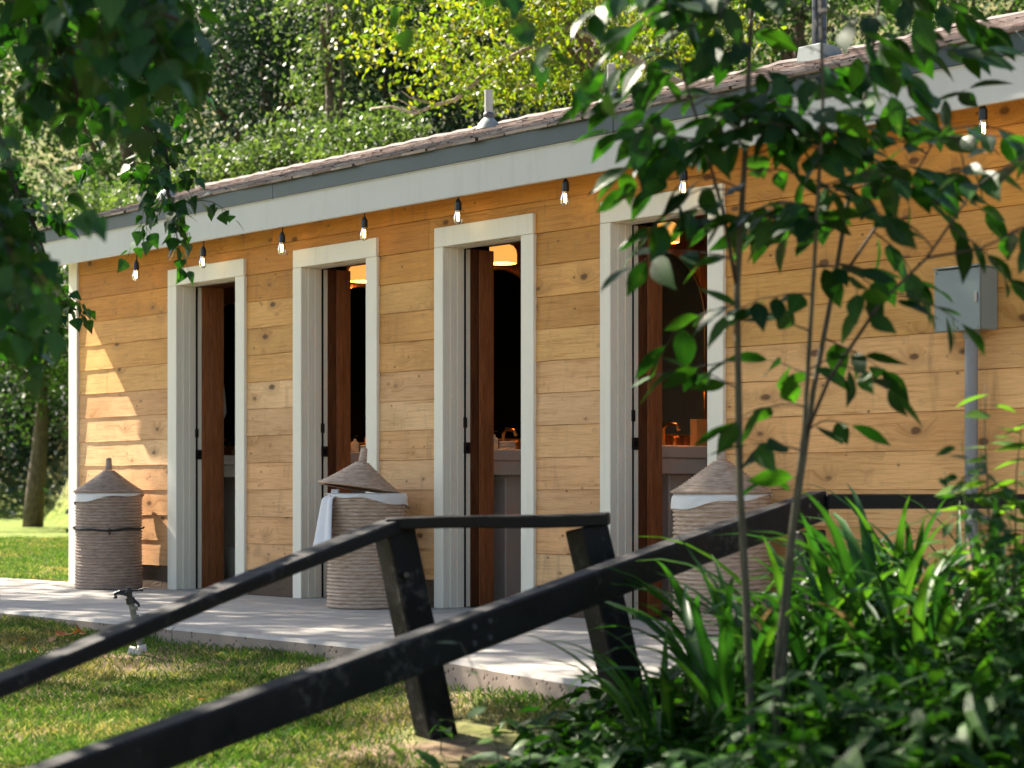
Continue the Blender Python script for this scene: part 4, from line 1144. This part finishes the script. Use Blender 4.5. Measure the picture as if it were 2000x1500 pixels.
boughs = [  # (points as right, forward, height ; sprig count ; leaf size)
    ([(-3.85, 7.2, 2.9), (-2.9, 7.9, 3.1), (-2.25, 8.1, 2.85), (-1.75, 8.2, 2.45), (-1.45, 8.25, 2.12), (-1.40, 8.25, 1.75)], 26, 0.082),
    ([(-3.85, 7.2, 2.3), (-3.1, 8.2, 2.3), (-2.5, 8.4, 1.95), (-2.1, 8.5, 1.65), (-1.86, 8.5, 1.45)], 22, 0.082),
    ([(-3.85, 7.2, 3.4), (-2.6, 7.2, 3.5), (-1.9, 7.2, 3.1), (-1.5, 7.2, 2.75), (-1.25, 7.25, 2.45), (-1.2, 7.25, 2.2)], 26, 0.082),
    ([(-3.85, 7.2, 2.6), (-2.8, 7.0, 2.6), (-2.1, 6.9, 2.25), (-1.75, 6.9, 1.85), (-1.62, 6.9, 1.5)], 24, 0.080),
    ([(-3.85, 7.2, 3.2), (-2.4, 6.0, 2.9), (-1.6, 5.6, 2.4), (-1.3, 5.5, 2.05), (-1.2, 5.5, 1.75)], 24, 0.088),
    ([(-3.85, 7.2, 3.6), (-2.2, 5.4, 2.9), (-1.3, 4.8, 2.25), (-0.95, 4.7, 1.98), (-0.78, 4.65, 1.78)], 22, 0.098),
    ([(-3.85, 7.2, 2.0), (-2.9, 6.6, 2.1), (-1.95, 6.0, 1.8), (-1.58, 5.9, 1.45), (-1.50, 5.9, 1.2)], 20, 0.086),
    ([(-3.85, 7.2, 2.5), (-2.3, 5.6, 2.2), (-1.45, 4.6, 1.75), (-1.22, 4.5, 1.45), (-1.16, 4.5, 1.2)], 18, 0.092),
]
for pts, ns, sz in boughs:
    pw = [P(*p) for p in pts]
    # subdivide smoothly
    fine_ = []
    for i in range(len(pw) - 1):
        for k in range(4):
            fine_.append(pw[i].lerp(pw[i + 1], k / 4) + Vector((rng.gauss(0, .012), rng.gauss(0, .012), rng.gauss(0, .012))))
    fine_.append(pw[-1])
    MB().tube(fine_, [0.03 * (1 - 0.9 * i / (len(fine_) - 1)) + 0.002 for i in range(len(fine_))], 7).build('branch', M['twig'], LT, smooth=True)
    ns = int(ns * 1.7)
    for k in range(ns):
        s = 0.30 + 0.70 * (k + rng.random()) / ns
        i = min(int(s * (len(fine_) - 1)), len(fine_) - 2); p = fine_[i]
        d = (fine_[i + 1] - fine_[i]).normalized() * 0.5 + Vector((rng.gauss(0, .6), rng.gauss(0, .6), rng.gauss(-0.1, .45)))
        sprig(p, d, rng.uniform(0.18, 0.46) * (1.1 - 0.4 * s), rng.randint(6, 10), sz * 1.12, lt_leaves, LT, sag=0.16, rad=0.0026)


# a leafy spray that hangs from above the frame, top centre
for p0, dd, ln, n_ in ((P(-0.07, 4.3, 1.80), RT * 0.6 + Vector((0, 0, -1)), 0.36, 8), (P(-0.02, 4.3, 1.82), RT * 0.7 + Vector((0, 0, -1)), 0.24, 5), (P(-0.2, 4.0, 1.75), RT * -0.05 + Vector((0, 0, -1)), 0.12, 3)):
    sprig(p0, dd, ln, n_, 0.085, lt_leaves, LT, sag=0.02, rad=0.003)
ov = [P(-3.85, 7.2, 3.9), P(-2.4, 5.4, 3.3), P(-1.0, 4.5, 2.5), P(-0.3, 4.25, 2.1), P(-0.07, 4.3, 1.80)]
MB().tube(ov, [0.03, 0.02, 0.012, 0.006, 0.003], 6).build('branch', M['twig'], LT, smooth=True)
MB().tube([P(-0.3, 4.25, 2.1), P(-0.02, 4.3, 1.82)], [0.004, 0.003], 5).build('branch', M['twig'], LT, smooth=True)
MB().tube([P(-0.3, 4.25, 2.1), P(-0.2, 4.0, 1.75)], [0.004, 0.003], 5).build('branch', M['twig'], LT, smooth=True)


vis = [(it, in_view(it[0])) for it in lt_leaves]
near = sorted([(v[1] / it[3], k) for k, (it, v) in enumerate(vis) if v[0]])
pick = set(k for _, k in near[:300])
for k in pick: leaf_obj(LT, rng.choice(LEAF_D), *lt_leaves[k])
rest = [it for k, it in enumerate(lt_leaves) if k not in pick]


# ---- crowns made of thousands of small leaf faces
def diamonds(c, size, aspect=0.55, flat=0.0):
    n = len(c)
    d = nr.normal(size=(n, 3)); d[:, 2] -= 0.35; d /= np.linalg.norm(d, axis=1)[:, None]
    u = nr.normal(size=(n, 3)); u[:, 2] += flat; y = np.cross(u, d); y /= np.linalg.norm(y, axis=1)[:, None] + 1e-9
    s = (size * nr.uniform(0.65, 1.25, n))[:, None]
    z = np.cross(d, y)
    a = c - d * s * 0.5; b = c + d * s * 0.5; m_ = c - d * s * 0.08 + z * s * 0.07
    l = m_ + y * s * aspect * 0.5; r_ = m_ - y * s * aspect * 0.5
    return np.stack([a, r_, b, l], 1).reshape(-1, 3)


def clumps(centers, radii, per):
    out = []
    for c, r_ in zip(centers, radii):
        k = max(3, int(per * nr.uniform(0.6, 1.4)))
        q = nr.normal(size=(k, 3)) * np.array([r_, r_, r_ * 0.62]) * 0.55
        out.append(q + c)
    return np.concatenate(out)


def ell_points(n, c, rad, pw=0.45):
    d = nr.normal(size=(n, 3)); d /= np.linalg.norm(d, axis=1)[:, None]
    rr = nr.uniform(0, 1, n) ** pw
    return np.array(c) + d * rr[:, None] * np.array(rad)


def tree(name, label, base, height, crown_c, crown_r, nclump, per, leaf, mat, bark='bark', trunk_r=0.18, group=None, limbs=4, clump_r=0.5, keep=None, lean=(0, 0), aspect=0.55, extra=None):
    base = Vector(base); o = empty(name, base); tag(o, label, 'tree', group)
    cc = Vector(crown_c)
    top = Vector((cc.x, cc.y, cc.z + crown_r[2] * 0.5))
    mid = base.lerp(Vector((cc.x, cc.y, cc.z - crown_r[2] * 0.5)), 0.6) + Vector((lean[0], lean[1], 0))
    tp = [base - Vector((0, 0, 0.3)), base.lerp(mid, 0.5) + Vector((rng.gauss(0, .06), rng.gauss(0, .06), 0)), mid, cc.lerp(mid, 0.5), top]
    MB().tube(tp, [trunk_r * 1.15, trunk_r, trunk_r * 0.8, trunk_r * 0.55, trunk_r * 0.15], 10).build('trunk', M[bark], o, smooth=True)
    cen = ell_points(nclump, crown_c, crown_r)
    if extra is not None: cen = np.concatenate([cen, extra])
    if keep is not None: cen = cen[[bool(keep(c)) for c in cen]]
    for k in range(limbs):
        tgt = Vector(cen[rng.randrange(len(cen))]); st = tp[2].lerp(tp[4], rng.uniform(0.05, 0.8))
        md = st.lerp(tgt, 0.5) + Vector((rng.gauss(0, .15), rng.gauss(0, .15), rng.uniform(0, 0.3)))
        if keep is not None and not all(keep(st.lerp(md, f_)) and keep(md.lerp(tgt, f_)) for f_ in (0, .2, .4, .6, .8, 1)): continue
        MB().tube([st, md, tgt], [trunk_r * 0.38, trunk_r * 0.22, trunk_r * 0.06], 6).build('limb', M[bark], o, smooth=True)
    pts = clumps(cen, nr.uniform(0.6, 1.25, len(cen)) * clump_r, per)
    if keep is not None: pts = pts[[bool(keep(c)) for c in pts]] 
    c = link('crown', np_mesh('crown', diamonds(pts, leaf, aspect), 4, M[mat]), o); c['kind'] = 'stuff'
    return o, tp


# upper crown of the poplar, above the frame: it dapples the lawn and the planting
def frame_top(c):
    v = Vector(c) - CAM; t_ = v.dot(FW); r_ = v.dot(RT)
    return t_ < 0.5 or (c[2] - 0.68) / t_ > 0.29 or r_ / t_ < -0.30


cc = P(-3.0, 7.3, 5.2)
cen = ell_points(310, cc, (3.2, 3.0, 1.5))
cen = cen[[frame_top(c) for c in cen]]
pts = clumps(cen, np.full(len(cen), 0.42), 34); pts = pts[[frame_top(c) for c in pts]]
up = diamonds(pts, 0.085, 0.7)
rest_v = leaf_np(LEAF_DI, rest)
o = link('foliage', np_mesh('foliage', np.concatenate([rest_v, up]), 4, M['L_darki']), LT); o['kind'] = 'stuff'
for k in range(9):
    tgt = Vector(cen[rng.randrange(len(cen))]); st = tb + Vector((0, 0, rng.uniform(3.2, 6)))
    MB().tube([st, st.lerp(tgt, 0.5) + Vector((0, 0, 0.2)), tgt], [0.05, 0.03, 0.008], 6).build('branch', M['bark'], LT, smooth=True)

# tall unseen shade tree left of the frame, crown shaped to shade wall and walkway
SUNB = -SUN_DIR


def shade_keep(c):
    if not frame_top(c): return False
    # where the ray through this leaf meets the front wall plane and the walkway
    k = (0.0 - c[1]) / SUN_DIR.y; u_, z_ = c[0] + SUN_DIR.x * k, c[2] + SUN_DIR.z * k
    if -2.3 < u_ < 0.30 and -0.2 < z_ < 2.2 and z_ < 0.98 - u_: return False      # leaves left out here so the sun reaches the wall corner
    return True


tree('shade_tree', 'tall leafy tree past the left end of the building', (-11.0, -4.6, -0.1), 9, (-7.2, -2.9, 10.1), (6.2, 2.4, 1.9), 400, 55, 0.12, 'L_hill2', trunk_r=0.26, limbs=10, clump_r=0.55, keep=shade_keep, aspect=0.7,
     extra=ell_points(340, (-5.3, -1.35, 9.7), (5.9, 0.5, 0.9), 0.6))  # added band of clumps that keeps sun off the lower wall

# ------------------------------------------------------------------ background woodland
BG = 'trees on the slope behind the building'


def bg(px_, y_, t): return P((px_ - 1000) / 3889 * t, t, 0.68 + (958 - y_) / 3889 * t)


def bgbase(px_, t):
    p = bg(px_, 900, t); return (p.x, p.y, gz(p.x, p.y))


def bgtree(name, label, px_, y_, t, rad, ncl, per, leaf, mat, **kw):
    c = bg(px_, y_, t)
    return tree(name, label, bgbase(kw.pop('bpx', px_), t), 0, c, rad, ncl, per, leaf, mat, group=BG, **kw)


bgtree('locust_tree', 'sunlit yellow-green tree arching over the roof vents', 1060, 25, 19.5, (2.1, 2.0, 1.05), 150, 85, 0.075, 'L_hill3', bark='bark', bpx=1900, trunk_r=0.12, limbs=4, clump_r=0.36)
LOC = [o for o in bpy.data.objects if o.name.startswith('locust_tree')][0]
for pl, r0_ in (([(1380, 190), (1320, 160), (1260, 130), (1190, 85), (1100, 50)], 0.06), ([(955, 135), (930, 160), (890, 195), (850, 205), (810, 222), (765, 208), (725, 212)], 0.028), ([(850, 205), (800, 190), (785, 178)], 0.012), ([(820, 220), (790, 200), (770, 190), (760, 180)], 0.01), ([(1300, 205), (1260, 180), (1220, 185)], 0.018), ([(1060, 165), (1020, 168), (985, 162)], 0.02), ([(955, 135), (1040, 90), (1140, 40)], 0.034)):
    pw = [bg(a, b, 19.2 + 0.1 * math.sin(a)) for a, b in pl]
    MB().tube(pw, [r0_ * (1 - 0.7 * i / (len(pw) - 1)) for i in range(len(pw))], 7).build('limb', M['palebark'], LOC, smooth=True)
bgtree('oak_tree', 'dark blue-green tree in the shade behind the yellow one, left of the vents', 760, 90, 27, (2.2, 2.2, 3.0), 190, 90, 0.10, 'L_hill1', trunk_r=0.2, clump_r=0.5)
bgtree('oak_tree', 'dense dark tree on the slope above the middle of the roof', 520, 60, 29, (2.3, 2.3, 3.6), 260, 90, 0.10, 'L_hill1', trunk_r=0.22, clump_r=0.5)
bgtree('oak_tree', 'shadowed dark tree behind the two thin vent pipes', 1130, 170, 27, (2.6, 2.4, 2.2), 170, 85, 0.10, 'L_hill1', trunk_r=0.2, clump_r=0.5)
bgtree('ivy_tree', 'tree with bare grey trunk and pale ivy leaves, upper left of centre', 640, 60, 24.5, (0.75, 0.8, 2.3), 60, 80, 0.075, 'L_hill4', bark='bark', trunk_r=0.11, clump_r=0.34, lean=(0.1, 0), limbs=2)
bgtree('maple_tree', 'sunlit mid-green tree behind the hanging poplar branches', 250, 90, 33, (2.8, 2.6, 3.4), 190, 90, 0.10, 'L_hill2', trunk_r=0.2, clump_r=0.55)
bgtree('maple_tree', 'mid-green tree farthest left above the roof end', 20, 200, 36, (2.6, 2.6, 4.2), 180, 85, 0.11, 'L_hill2', bpx=-200, trunk_r=0.2, clump_r=0.6)
bgtree('maple_tree', 'green tree behind the black flue pipe', 1560, 0, 26, (2.6, 2.4, 2.0), 170, 85, 0.09, 'L_hill2', trunk_r=0.2, clump_r=0.5)
bgtree('maple_tree', 'green tree at the top right corner above the roof', 1880, -30, 27, (2.4, 2.4, 2.0), 150, 85, 0.09, 'L_hill2', trunk_r=0.2, clump_r=0.5)
bgtree('lawn_tree', 'tree with a leaning grey trunk on the far lawn at left', 90, 640, 40, (2.8, 2.8, 2.1), 210, 80, 0.11, 'L_hill2', bark='bark', bpx=62, trunk_r=0.19, clump_r=0.5)
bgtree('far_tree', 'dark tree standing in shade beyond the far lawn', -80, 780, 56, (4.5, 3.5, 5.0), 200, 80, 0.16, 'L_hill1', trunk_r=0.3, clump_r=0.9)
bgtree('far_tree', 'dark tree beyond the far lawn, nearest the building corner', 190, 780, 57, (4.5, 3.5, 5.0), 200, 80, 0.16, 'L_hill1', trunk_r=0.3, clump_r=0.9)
# pale tall shrubs right behind the roof line
for k, (px_, y_, t, rx, rz) in enumerate(((330, 420, 23, .65, .6), (440, 395, 23.5, .6, .65), (560, 365, 23, .45, .75), (690, 345, 22, .5, .5), (760, 315, 22.5, .4, .55), (230, 455, 24, .7, .6))):
    lab = ['pale shrub above the roof, just right of the leftmost vent', 'pale tall shrub above the roof over the second doorway', 'pale shrub in front of the dark trees, third along the roof line', 'pale green shrub left of the bare twig over the roof', 'speckled green shrub under the bare twig', 'pale green shrub behind the left roof end'][k]
    bgtree('tall_shrub', lab, px_, y_, t, (rx, rx, rz), 60, 80, 0.075, 'L_hill4', trunk_r=0.05, clump_r=0.32, limbs=4)
# undergrowth that reads as one mass
n_ = 900
rr = nr.uniform(-9, 12, n_); tt = nr.uniform(21, 46, n_)
ok = rr / tt > -0.30
rr, tt = rr[ok], tt[ok]
xx = CAM.x + RT.x * rr + FW.x * tt; yy = CAM.y + RT.y * rr + FW.y * tt
zz = ground_z(xx, yy) + nr.uniform(0.1, 1.6, len(xx))
left = rr / tt < -0.19
keepm = ~(left & (tt < 50))
cen = np.stack([xx, yy, zz], 1)[keepm]
o = link('undergrowth', np_mesh('undergrowth', diamonds(clumps(cen, np.full(len(cen), 0.75), 60), 0.11, 0.55), 4, M['L_hill1'])); tag(o, 'dense dark undergrowth covering the slope', kind='stuff')
rr = nr.uniform(-24, -6, 420); tt = nr.uniform(50, 70, 420)
xx = CAM.x + RT.x * rr + FW.x * tt; yy = CAM.y + RT.y * rr + FW.y * tt
cen = np.stack([xx, yy, ground_z(xx, yy) + nr.uniform(0.1, 5.2, 420)], 1)
o = link('woodland_edge', np_mesh('woodland_edge', diamonds(clumps(cen, np.full(len(cen), 1.1), 80), 0.18, 0.6), 4, M['L_hill1'])); tag(o, 'dark wood edge beyond the far lawn', kind='stuff')


# ------------------------------------------------------------------ grass
def vnoise(x, y, s, seed=0):
    out = np.zeros_like(x)
    for k in range(4):
        a = seed * 1.7 + k * 2.1
        out += np.sin(x * s * (1.3 ** k) * math.cos(a) * 1.3 + y * s * (1.4 ** k) * math.sin(a) + a * 3) / (1.25 ** k)
    return out / 2.6


def blades(x, y, h, w):
    n = len(x); z = ground_z(x, y) - 0.004
    a = nr.uniform(0, 2 * math.pi, n); ln = nr.normal(0, 0.45, (n, 2)) * h[:, None]
    bx, by = np.cos(a) * w, np.sin(a) * w
    p0 = np.stack([x - bx, y - by, z], 1); p1 = np.stack([x + bx, y + by, z], 1)
    m1 = np.stack([x + bx * 0.7 + ln[:, 0] * 0.4, y + by * 0.7 + ln[:, 1] * 0.4, z + h * 0.6], 1)
    tp = np.stack([x + ln[:, 0], y + ln[:, 1], z + h * nr.uniform(0.85, 1.0, n)], 1)
    return np.stack([p0, p1, m1, tp], 1).reshape(-1, 3)


n_ = 340000
tt = nr.uniform(5.6, 11.6, n_); qq = np.where(nr.uniform(0, 1, n_) < 0.72, nr.uniform(-0.275, 0.10, n_), nr.uniform(-0.62, -0.275, n_)); rr = qq * tt
x = CAM.x + RT.x * rr + FW.x * tt; y = CAM.y + RT.y * rr + FW.y * tt
ey = np.where(x < 5, -2.03, -2.03 - (x - 5) * 0.24)
dens = 0.62 + 0.55 * vnoise(x, y, 2.2, 1) + 0.25 * vnoise(x, y, 6, 3)
dirt = np.exp(-(((x - 7.1) / 0.7) ** 2 + ((y + 2.95) / 0.35) ** 2))
dens = dens - 1.1 * dirt - 0.4 * smooth(0.0, 0.08, qq)
m_ = (y < ey - 0.004) & (nr.uniform(0, 1, n_) < dens)
x, y = x[m_], y[m_]
h = 0.014 + 0.022 * nr.uniform(0, 1, len(x)) + 0.014 * np.clip(vnoise(x, y, 3.1, 5), 0, 1) + 0.02 * np.exp(-np.abs(y - np.where(x < 5, -2.03, -2.03 - (x - 5) * 0.24)) / 0.05)
gr = link('lawn_grass', np_mesh('lawn_grass', blades(x, y, h, np.full(len(x), 0.0022)), 4, M['grass'])); tag(gr, 'short patchy grass of the near lawn', kind='stuff')
n_ = 130000
tt = 12.0 + 18 * nr.uniform(0, 1, n_) ** 1.6; qq = np.where(nr.uniform(0, 1, n_) < 0.5, nr.uniform(-0.28, -0.195, n_), nr.uniform(-0.62, -0.28, n_)); rr = qq * tt
x = CAM.x + RT.x * rr + FW.x * tt; y = CAM.y + RT.y * rr + FW.y * tt
m_ = ((y > -0.12) & (x < -1.6)) | ((y < -2.04) & (tt > 11.6)); x, y = x[m_], y[m_]
gr = link('lawn_grass', np_mesh('lawn_grass', blades(x, y, nr.uniform(0.03, 0.06, len(x)), np.full(len(x), 0.004)), 4, M['grass'])); tag(gr, 'bright grass of the lawn beyond the building corner', kind='stuff')

# fallen leaves on the lawn
LEAF_F = leaf_template('fallen_leaf', 'delta', M['orange'])
spots = [(-2.25 + rng.gauss(0, 0.055), 10.1 + rng.gauss(0, 0.10)) for _ in range(11)] + [(-2.40, 9.6), (-2.2, 9.2), (0.28, 8.1), (0.33, 7.95), (-0.2, 7.0), (-1.2, 7.6)]
for k, (r_, t_) in enumerate(spots):
    p = P(r_, t_, 0)
    o = bpy.data.objects.new('fallen_leaf', LEAF_F); COL.objects.link(o)
    o.location = (p.x, p.y, gz(p.x, p.y) + (0.035 if k < 13 else 0.02)); o.rotation_euler = (rng.gauss(0, .5), rng.gauss(0, .5), rng.uniform(0, 6)); s = rng.uniform(0.05, 0.085); o.scale = (s, s, s)
    tag(o, 'orange fallen leaf in the small heap on the lawn' if k < 11 else 'single brown fallen leaf lying on the ground', 'leaf', 'heap of fallen leaves' if k < 11 else 'scattered fallen leaves')


# ------------------------------------------------------------------ foreground planting
def strap_leaf_mesh(i):
    rg = random.Random(40 + i); n = 9; vs = []; bend = rg.uniform(1.1, 2.5); p = Vector((0, 0, 0)); ang = R(rg.uniform(74, 86))
    for k in range(n + 1):
        s = k / n; w = 0.052 * min(1, 0.55 + s * 1.4) * (1 - max(0, s - 0.55) / 0.45 * 0.96)
        up = Vector((-math.sin(ang), 0, math.cos(ang)))
        vs += [p + Vector((0, w / 2, 0)) + up * w * 0.22, p.copy(), p + Vector((0, -w / 2, 0)) + up * w * 0.22]
        p = p + Vector((math.cos(ang), 0, math.sin(ang))) * (1.0 / n)
        ang -= bend / n * (0.5 + 1.1 * s)
    fs = []
    for k in range(n):
        a = k * 3; fs += [(a, a + 1, a + 4, a + 3), (a + 1, a + 2, a + 5, a + 4)]
    m_ = MB(); m_.add(vs, fs); return m_.mesh('strap_leaf', M['L_strap'], True)


SLM = [strap_leaf_mesh(i) for i in range(7)]
DRY = strap_leaf_mesh(9); DRY.materials[0] = M['L_dry']
AG = [(0.95, 6.3, 34, 0.60, 'strap-leaved clump below the fork of the near rail'), (1.22, 6.2, 36, 0.62, 'strap-leaved clump just right of the young tree stems'), (1.52, 6.4, 34, 0.68, 'tall strap-leaved clump under the electrical box'), (0.66, 6.1, 24, 0.54, 'strap-leaved clump in front of the third hamper'),
      (1.12, 5.5, 30, 0.56, 'strap-leaved clump low in front, right of the stems'), (0.46, 5.9, 16, 0.44, 'small strap-leaved clump beside the right leaning post'), (0.86, 5.7, 26, 0.56, 'strap-leaved clump between the young tree stems'), (0.64, 5.65, 26, 0.56, 'strap-leaved clump just left of the thickest stem'), (1.06, 5.85, 30, 0.66, 'strap-leaved clump under the level end of the near rail'), (1.34, 5.8, 26, 0.62, 'strap-leaved clump beside the lime-green shoot')]
for (r_, t_, n_, ln, lab) in AG:
    p = P(r_, t_, 0); zg = gz(p.x, p.y); lift = 0.10 if t_ > 6 else 0.05
    o = empty('strap_leaf_plant', (p.x, p.y, zg)); tag(o, lab, 'plant', 'strap-leaved clumps under the rail')
    for k in range(n_):
        c = bpy.data.objects.new('leaf', DRY if rng.random() < 0.02 else SLM[rng.randrange(7)]); COL.objects.link(c); c.parent = o
        a = rng.uniform(0, 2 * math.pi); d_ = rng.uniform(0, 0.10)
        c.location = (math.cos(a) * d_, math.sin(a) * d_, 0.0)
        c.rotation_euler = (rng.gauss(0, 0.16), rng.gauss(0.0, 0.2), a + rng.gauss(0, 0.3))
        s = ln * rng.uniform(0.75, 1.2) + lift; c.scale = (s, s * 1.0, s)

LEAF_C = leaf_template('cover_leaf', 'oval', M['L_cover'])
# ground cover: low leafy mass along the bottom and right
n_ = 2600; items = []
cover_stems = MB()
while len(items) < 10500:
    t_ = rng.uniform(4.3, 6.9); q = rng.uniform(-0.10, 0.30); r_ = q * t_
    edge = -0.07 + 0.025 * max(0, t_ - 4.3) + 0.045 * max(0, t_ - 5.4)
    if q < edge + rng.gauss(0, 0.022): continue
    p = P(r_, t_, 0); zg = gz(p.x, p.y); hh = (0.14 + 0.14 * smooth(0.02, 0.22, np.array(q)) + 0.16 * (t_ < 5.0)) * rng.uniform(0.3, 1.15)
    base_ = Vector((p.x, p.y, zg)); top = base_ + Vector((rng.gauss(0, .05), rng.gauss(0, .05), float(hh)))
    if rng.random() < 0.3: cover_stems.tube([base_, base_.lerp(top, 0.6) + Vector((0.01, 0, 0)), top], [0.0025, 0.002, 0.0012], 4, caps=False)
    for k in range(rng.randint(4, 7)):
        items.append((base_.lerp(top, rng.uniform(0.35, 1.0)), rand_dir(0.1), rand_up(0.45), rng.uniform(0.05, 0.12)))
rng.shuffle(items); k1, k2, k3 = int(len(items) * 0.45), int(len(items) * 0.66), int(len(items) * 0.86)
cv_ = [leaf_np(LEAF_C, items[:k1]), leaf_np(leaf_template('cover_delta', 'delta', M['L_cover'], 2, 2, 0.3), items[k1:k2]),
       leaf_np(leaf_template('cover_lance', 'lance', M['L_cover'], 2.4, 1.5, -0.4), [(a_, b_, c_, d_ * 1.5) for a_, b_, c_, d_ in items[k2:k3]]), leaf_np(leaf_template('cover_curl', 'oval', M['L_cover'], 3.2, 2.4, 0.5), items[k3:])]
o = link('ground_cover', np_mesh('ground_cover', np.concatenate(cv_), 4, M['L_cover'])); tag(o, 'low leafy ground cover across the bottom right', kind='stuff')
cs_ = cover_stems.build('ground_cover_stems', M['gstem'], None); tag(cs_, 'thin stems of the low ground cover', kind='stuff')
cs_.name = 'stems'; cs_.parent = o

# leafy bush filling the right edge
LEAF_B = leaf_template('bush_leaf', 'oval', M['L_dark'])
for (r_, t_, rad, hgt, nb, lab, sz) in ((1.55, 5.2, 0.34, 0.92, 62, 'dense small-leaved bush at the right edge of the picture', 0.055), (1.32, 4.9, 0.30, 0.52, 44, 'lower leafy bush in the bottom right corner', 0.06), (1.0, 4.8, 0.24, 0.36, 26, 'small leafy bush in front of the young tree stems', 0.06)):
    p = P(r_, t_, 0); zg = gz(p.x, p.y); o = empty('leafy_bush', (p.x, p.y, zg)); tag(o, lab, 'bush', 'bushes at the right')
    st = []
    for k in range(nb):
        a = rng.uniform(0, 6.28); d_ = rng.random() ** 0.6
        pt = Vector((p.x + math.cos(a) * rad * d_ * 0.25, p.y + math.sin(a) * rad * d_ * 0.25, zg))
        d = Vector((math.cos(a) * rad * d_ * 1.1, math.sin(a) * rad * d_ * 1.1, hgt * rng.uniform(0.45, 1.0)))
        pts = [pt + d * s_ + Vector((rng.gauss(0, .012), rng.gauss(0, .012), 0)) for s_ in (0, .25, .5, .75, 1)]
        MB().tube(pts, [0.0035, 0.003, 0.0025, 0.002, 0.001], 5).build('stem', M['gstem'], o, smooth=True)
        for j in range(40):
            s_ = rng.uniform(0.2, 1.0); i = min(3, int(s_ * 4)); q = pts[i].lerp(pts[i + 1], s_ * 4 - i)
            st.append((q + Vector((rng.gauss(0, .03), rng.gauss(0, .03), rng.gauss(0, .02))), rand_dir(0.15), rand_up(0.5), sz * rng.uniform(0.6, 1.2)))
    rng.shuffle(st)
    for it in st[:90]: leaf_obj(o, LEAF_B, *it)
    f_ = link('foliage', np_mesh('foliage', leaf_np(LEAF_C, st[90:]), 4, M['L_cover']), o); f_['kind'] = 'stuff'

# bright young shoot catching light at the right edge
LEAF_L = leaf_template('lime_leaf', 'oval', M['L_lime'])
SH = empty('lime_shoot', P(1.3, 5.6, gz(*P(1.3, 5.6, 0).xy))); tag(SH, 'bright lime-green leafy shoot rising at the right edge', 'plant')
st = []
for (dr, top, n_) in ((0.0, 0.98, 14), (0.10, 0.86, 12), (-0.06, 0.72, 10), (0.04, 0.62, 12), (-0.12, 0.56, 10), (0.14, 0.94, 12)):
    b0 = P(1.32 + dr * 0.3, 5.6, gz(*P(1.32, 5.6, 0).xy)); b1 = P(1.34 + dr, 5.55, top)
    pts = [b0.lerp(b1, s_) + RT * (0.02 * math.sin(s_ * 5)) for s_ in (0, .3, .6, .85, 1)]
    MB().tube(pts, [0.005, 0.004, 0.003, 0.002, 0.001], 6).build('stem', M['stem'], SH, smooth=True)
    for k in range(n_):
        s_ = 0.55 + 0.45 * k / n_; q = b0.lerp(b1, s_)
        st.append((q, RT * rng.choice((-1, 1)) * rng.uniform(0.5, 1) + FW * rng.gauss(0, .4) + Vector((0, 0, rng.gauss(-0.05, .2))), rand_up(0.35), rng.uniform(0.07, 0.12)))
for it in st: leaf_obj(SH, LEAF_L, *it)

# small seedlings in front of the near rail
for (r_, t_, hh, n_, lab) in ((-0.02, 5.1, 0.62, 9, 'small leafy seedling rising in front of the near rail'), (-0.25, 5.0, 0.40, 7, 'smaller leafy seedling at the lower edge of the near rail'), (0.05, 5.7, 0.34, 9, 'leafy seedling on the bare soil between the leaning posts')):
    p = P(r_, t_, 0); zg = gz(p.x, p.y); o = empty('seedling', (p.x, p.y, zg)); tag(o, lab, 'seedling', 'seedlings before the rail')
    pts = wander((p.x, p.y, zg), (0.05, 0.05, 1), hh, 6, 0.08)
    MB().tube(pts, [0.004 - 0.0005 * i for i in range(7)], 5).build('stem', M['stem'], o, smooth=True)
    for k in range(n_):
        s_ = rng.uniform(2.2, 5.99); q = pts[int(s_)].lerp(pts[int(s_) + 1], s_ % 1)
        leaf_obj(o, LEAF_L if k % 3 == 0 else rng.choice(LEAF_OVAL), q, rand_dir(-0.1), rand_up(0.4), rng.uniform(0.05, 0.085))
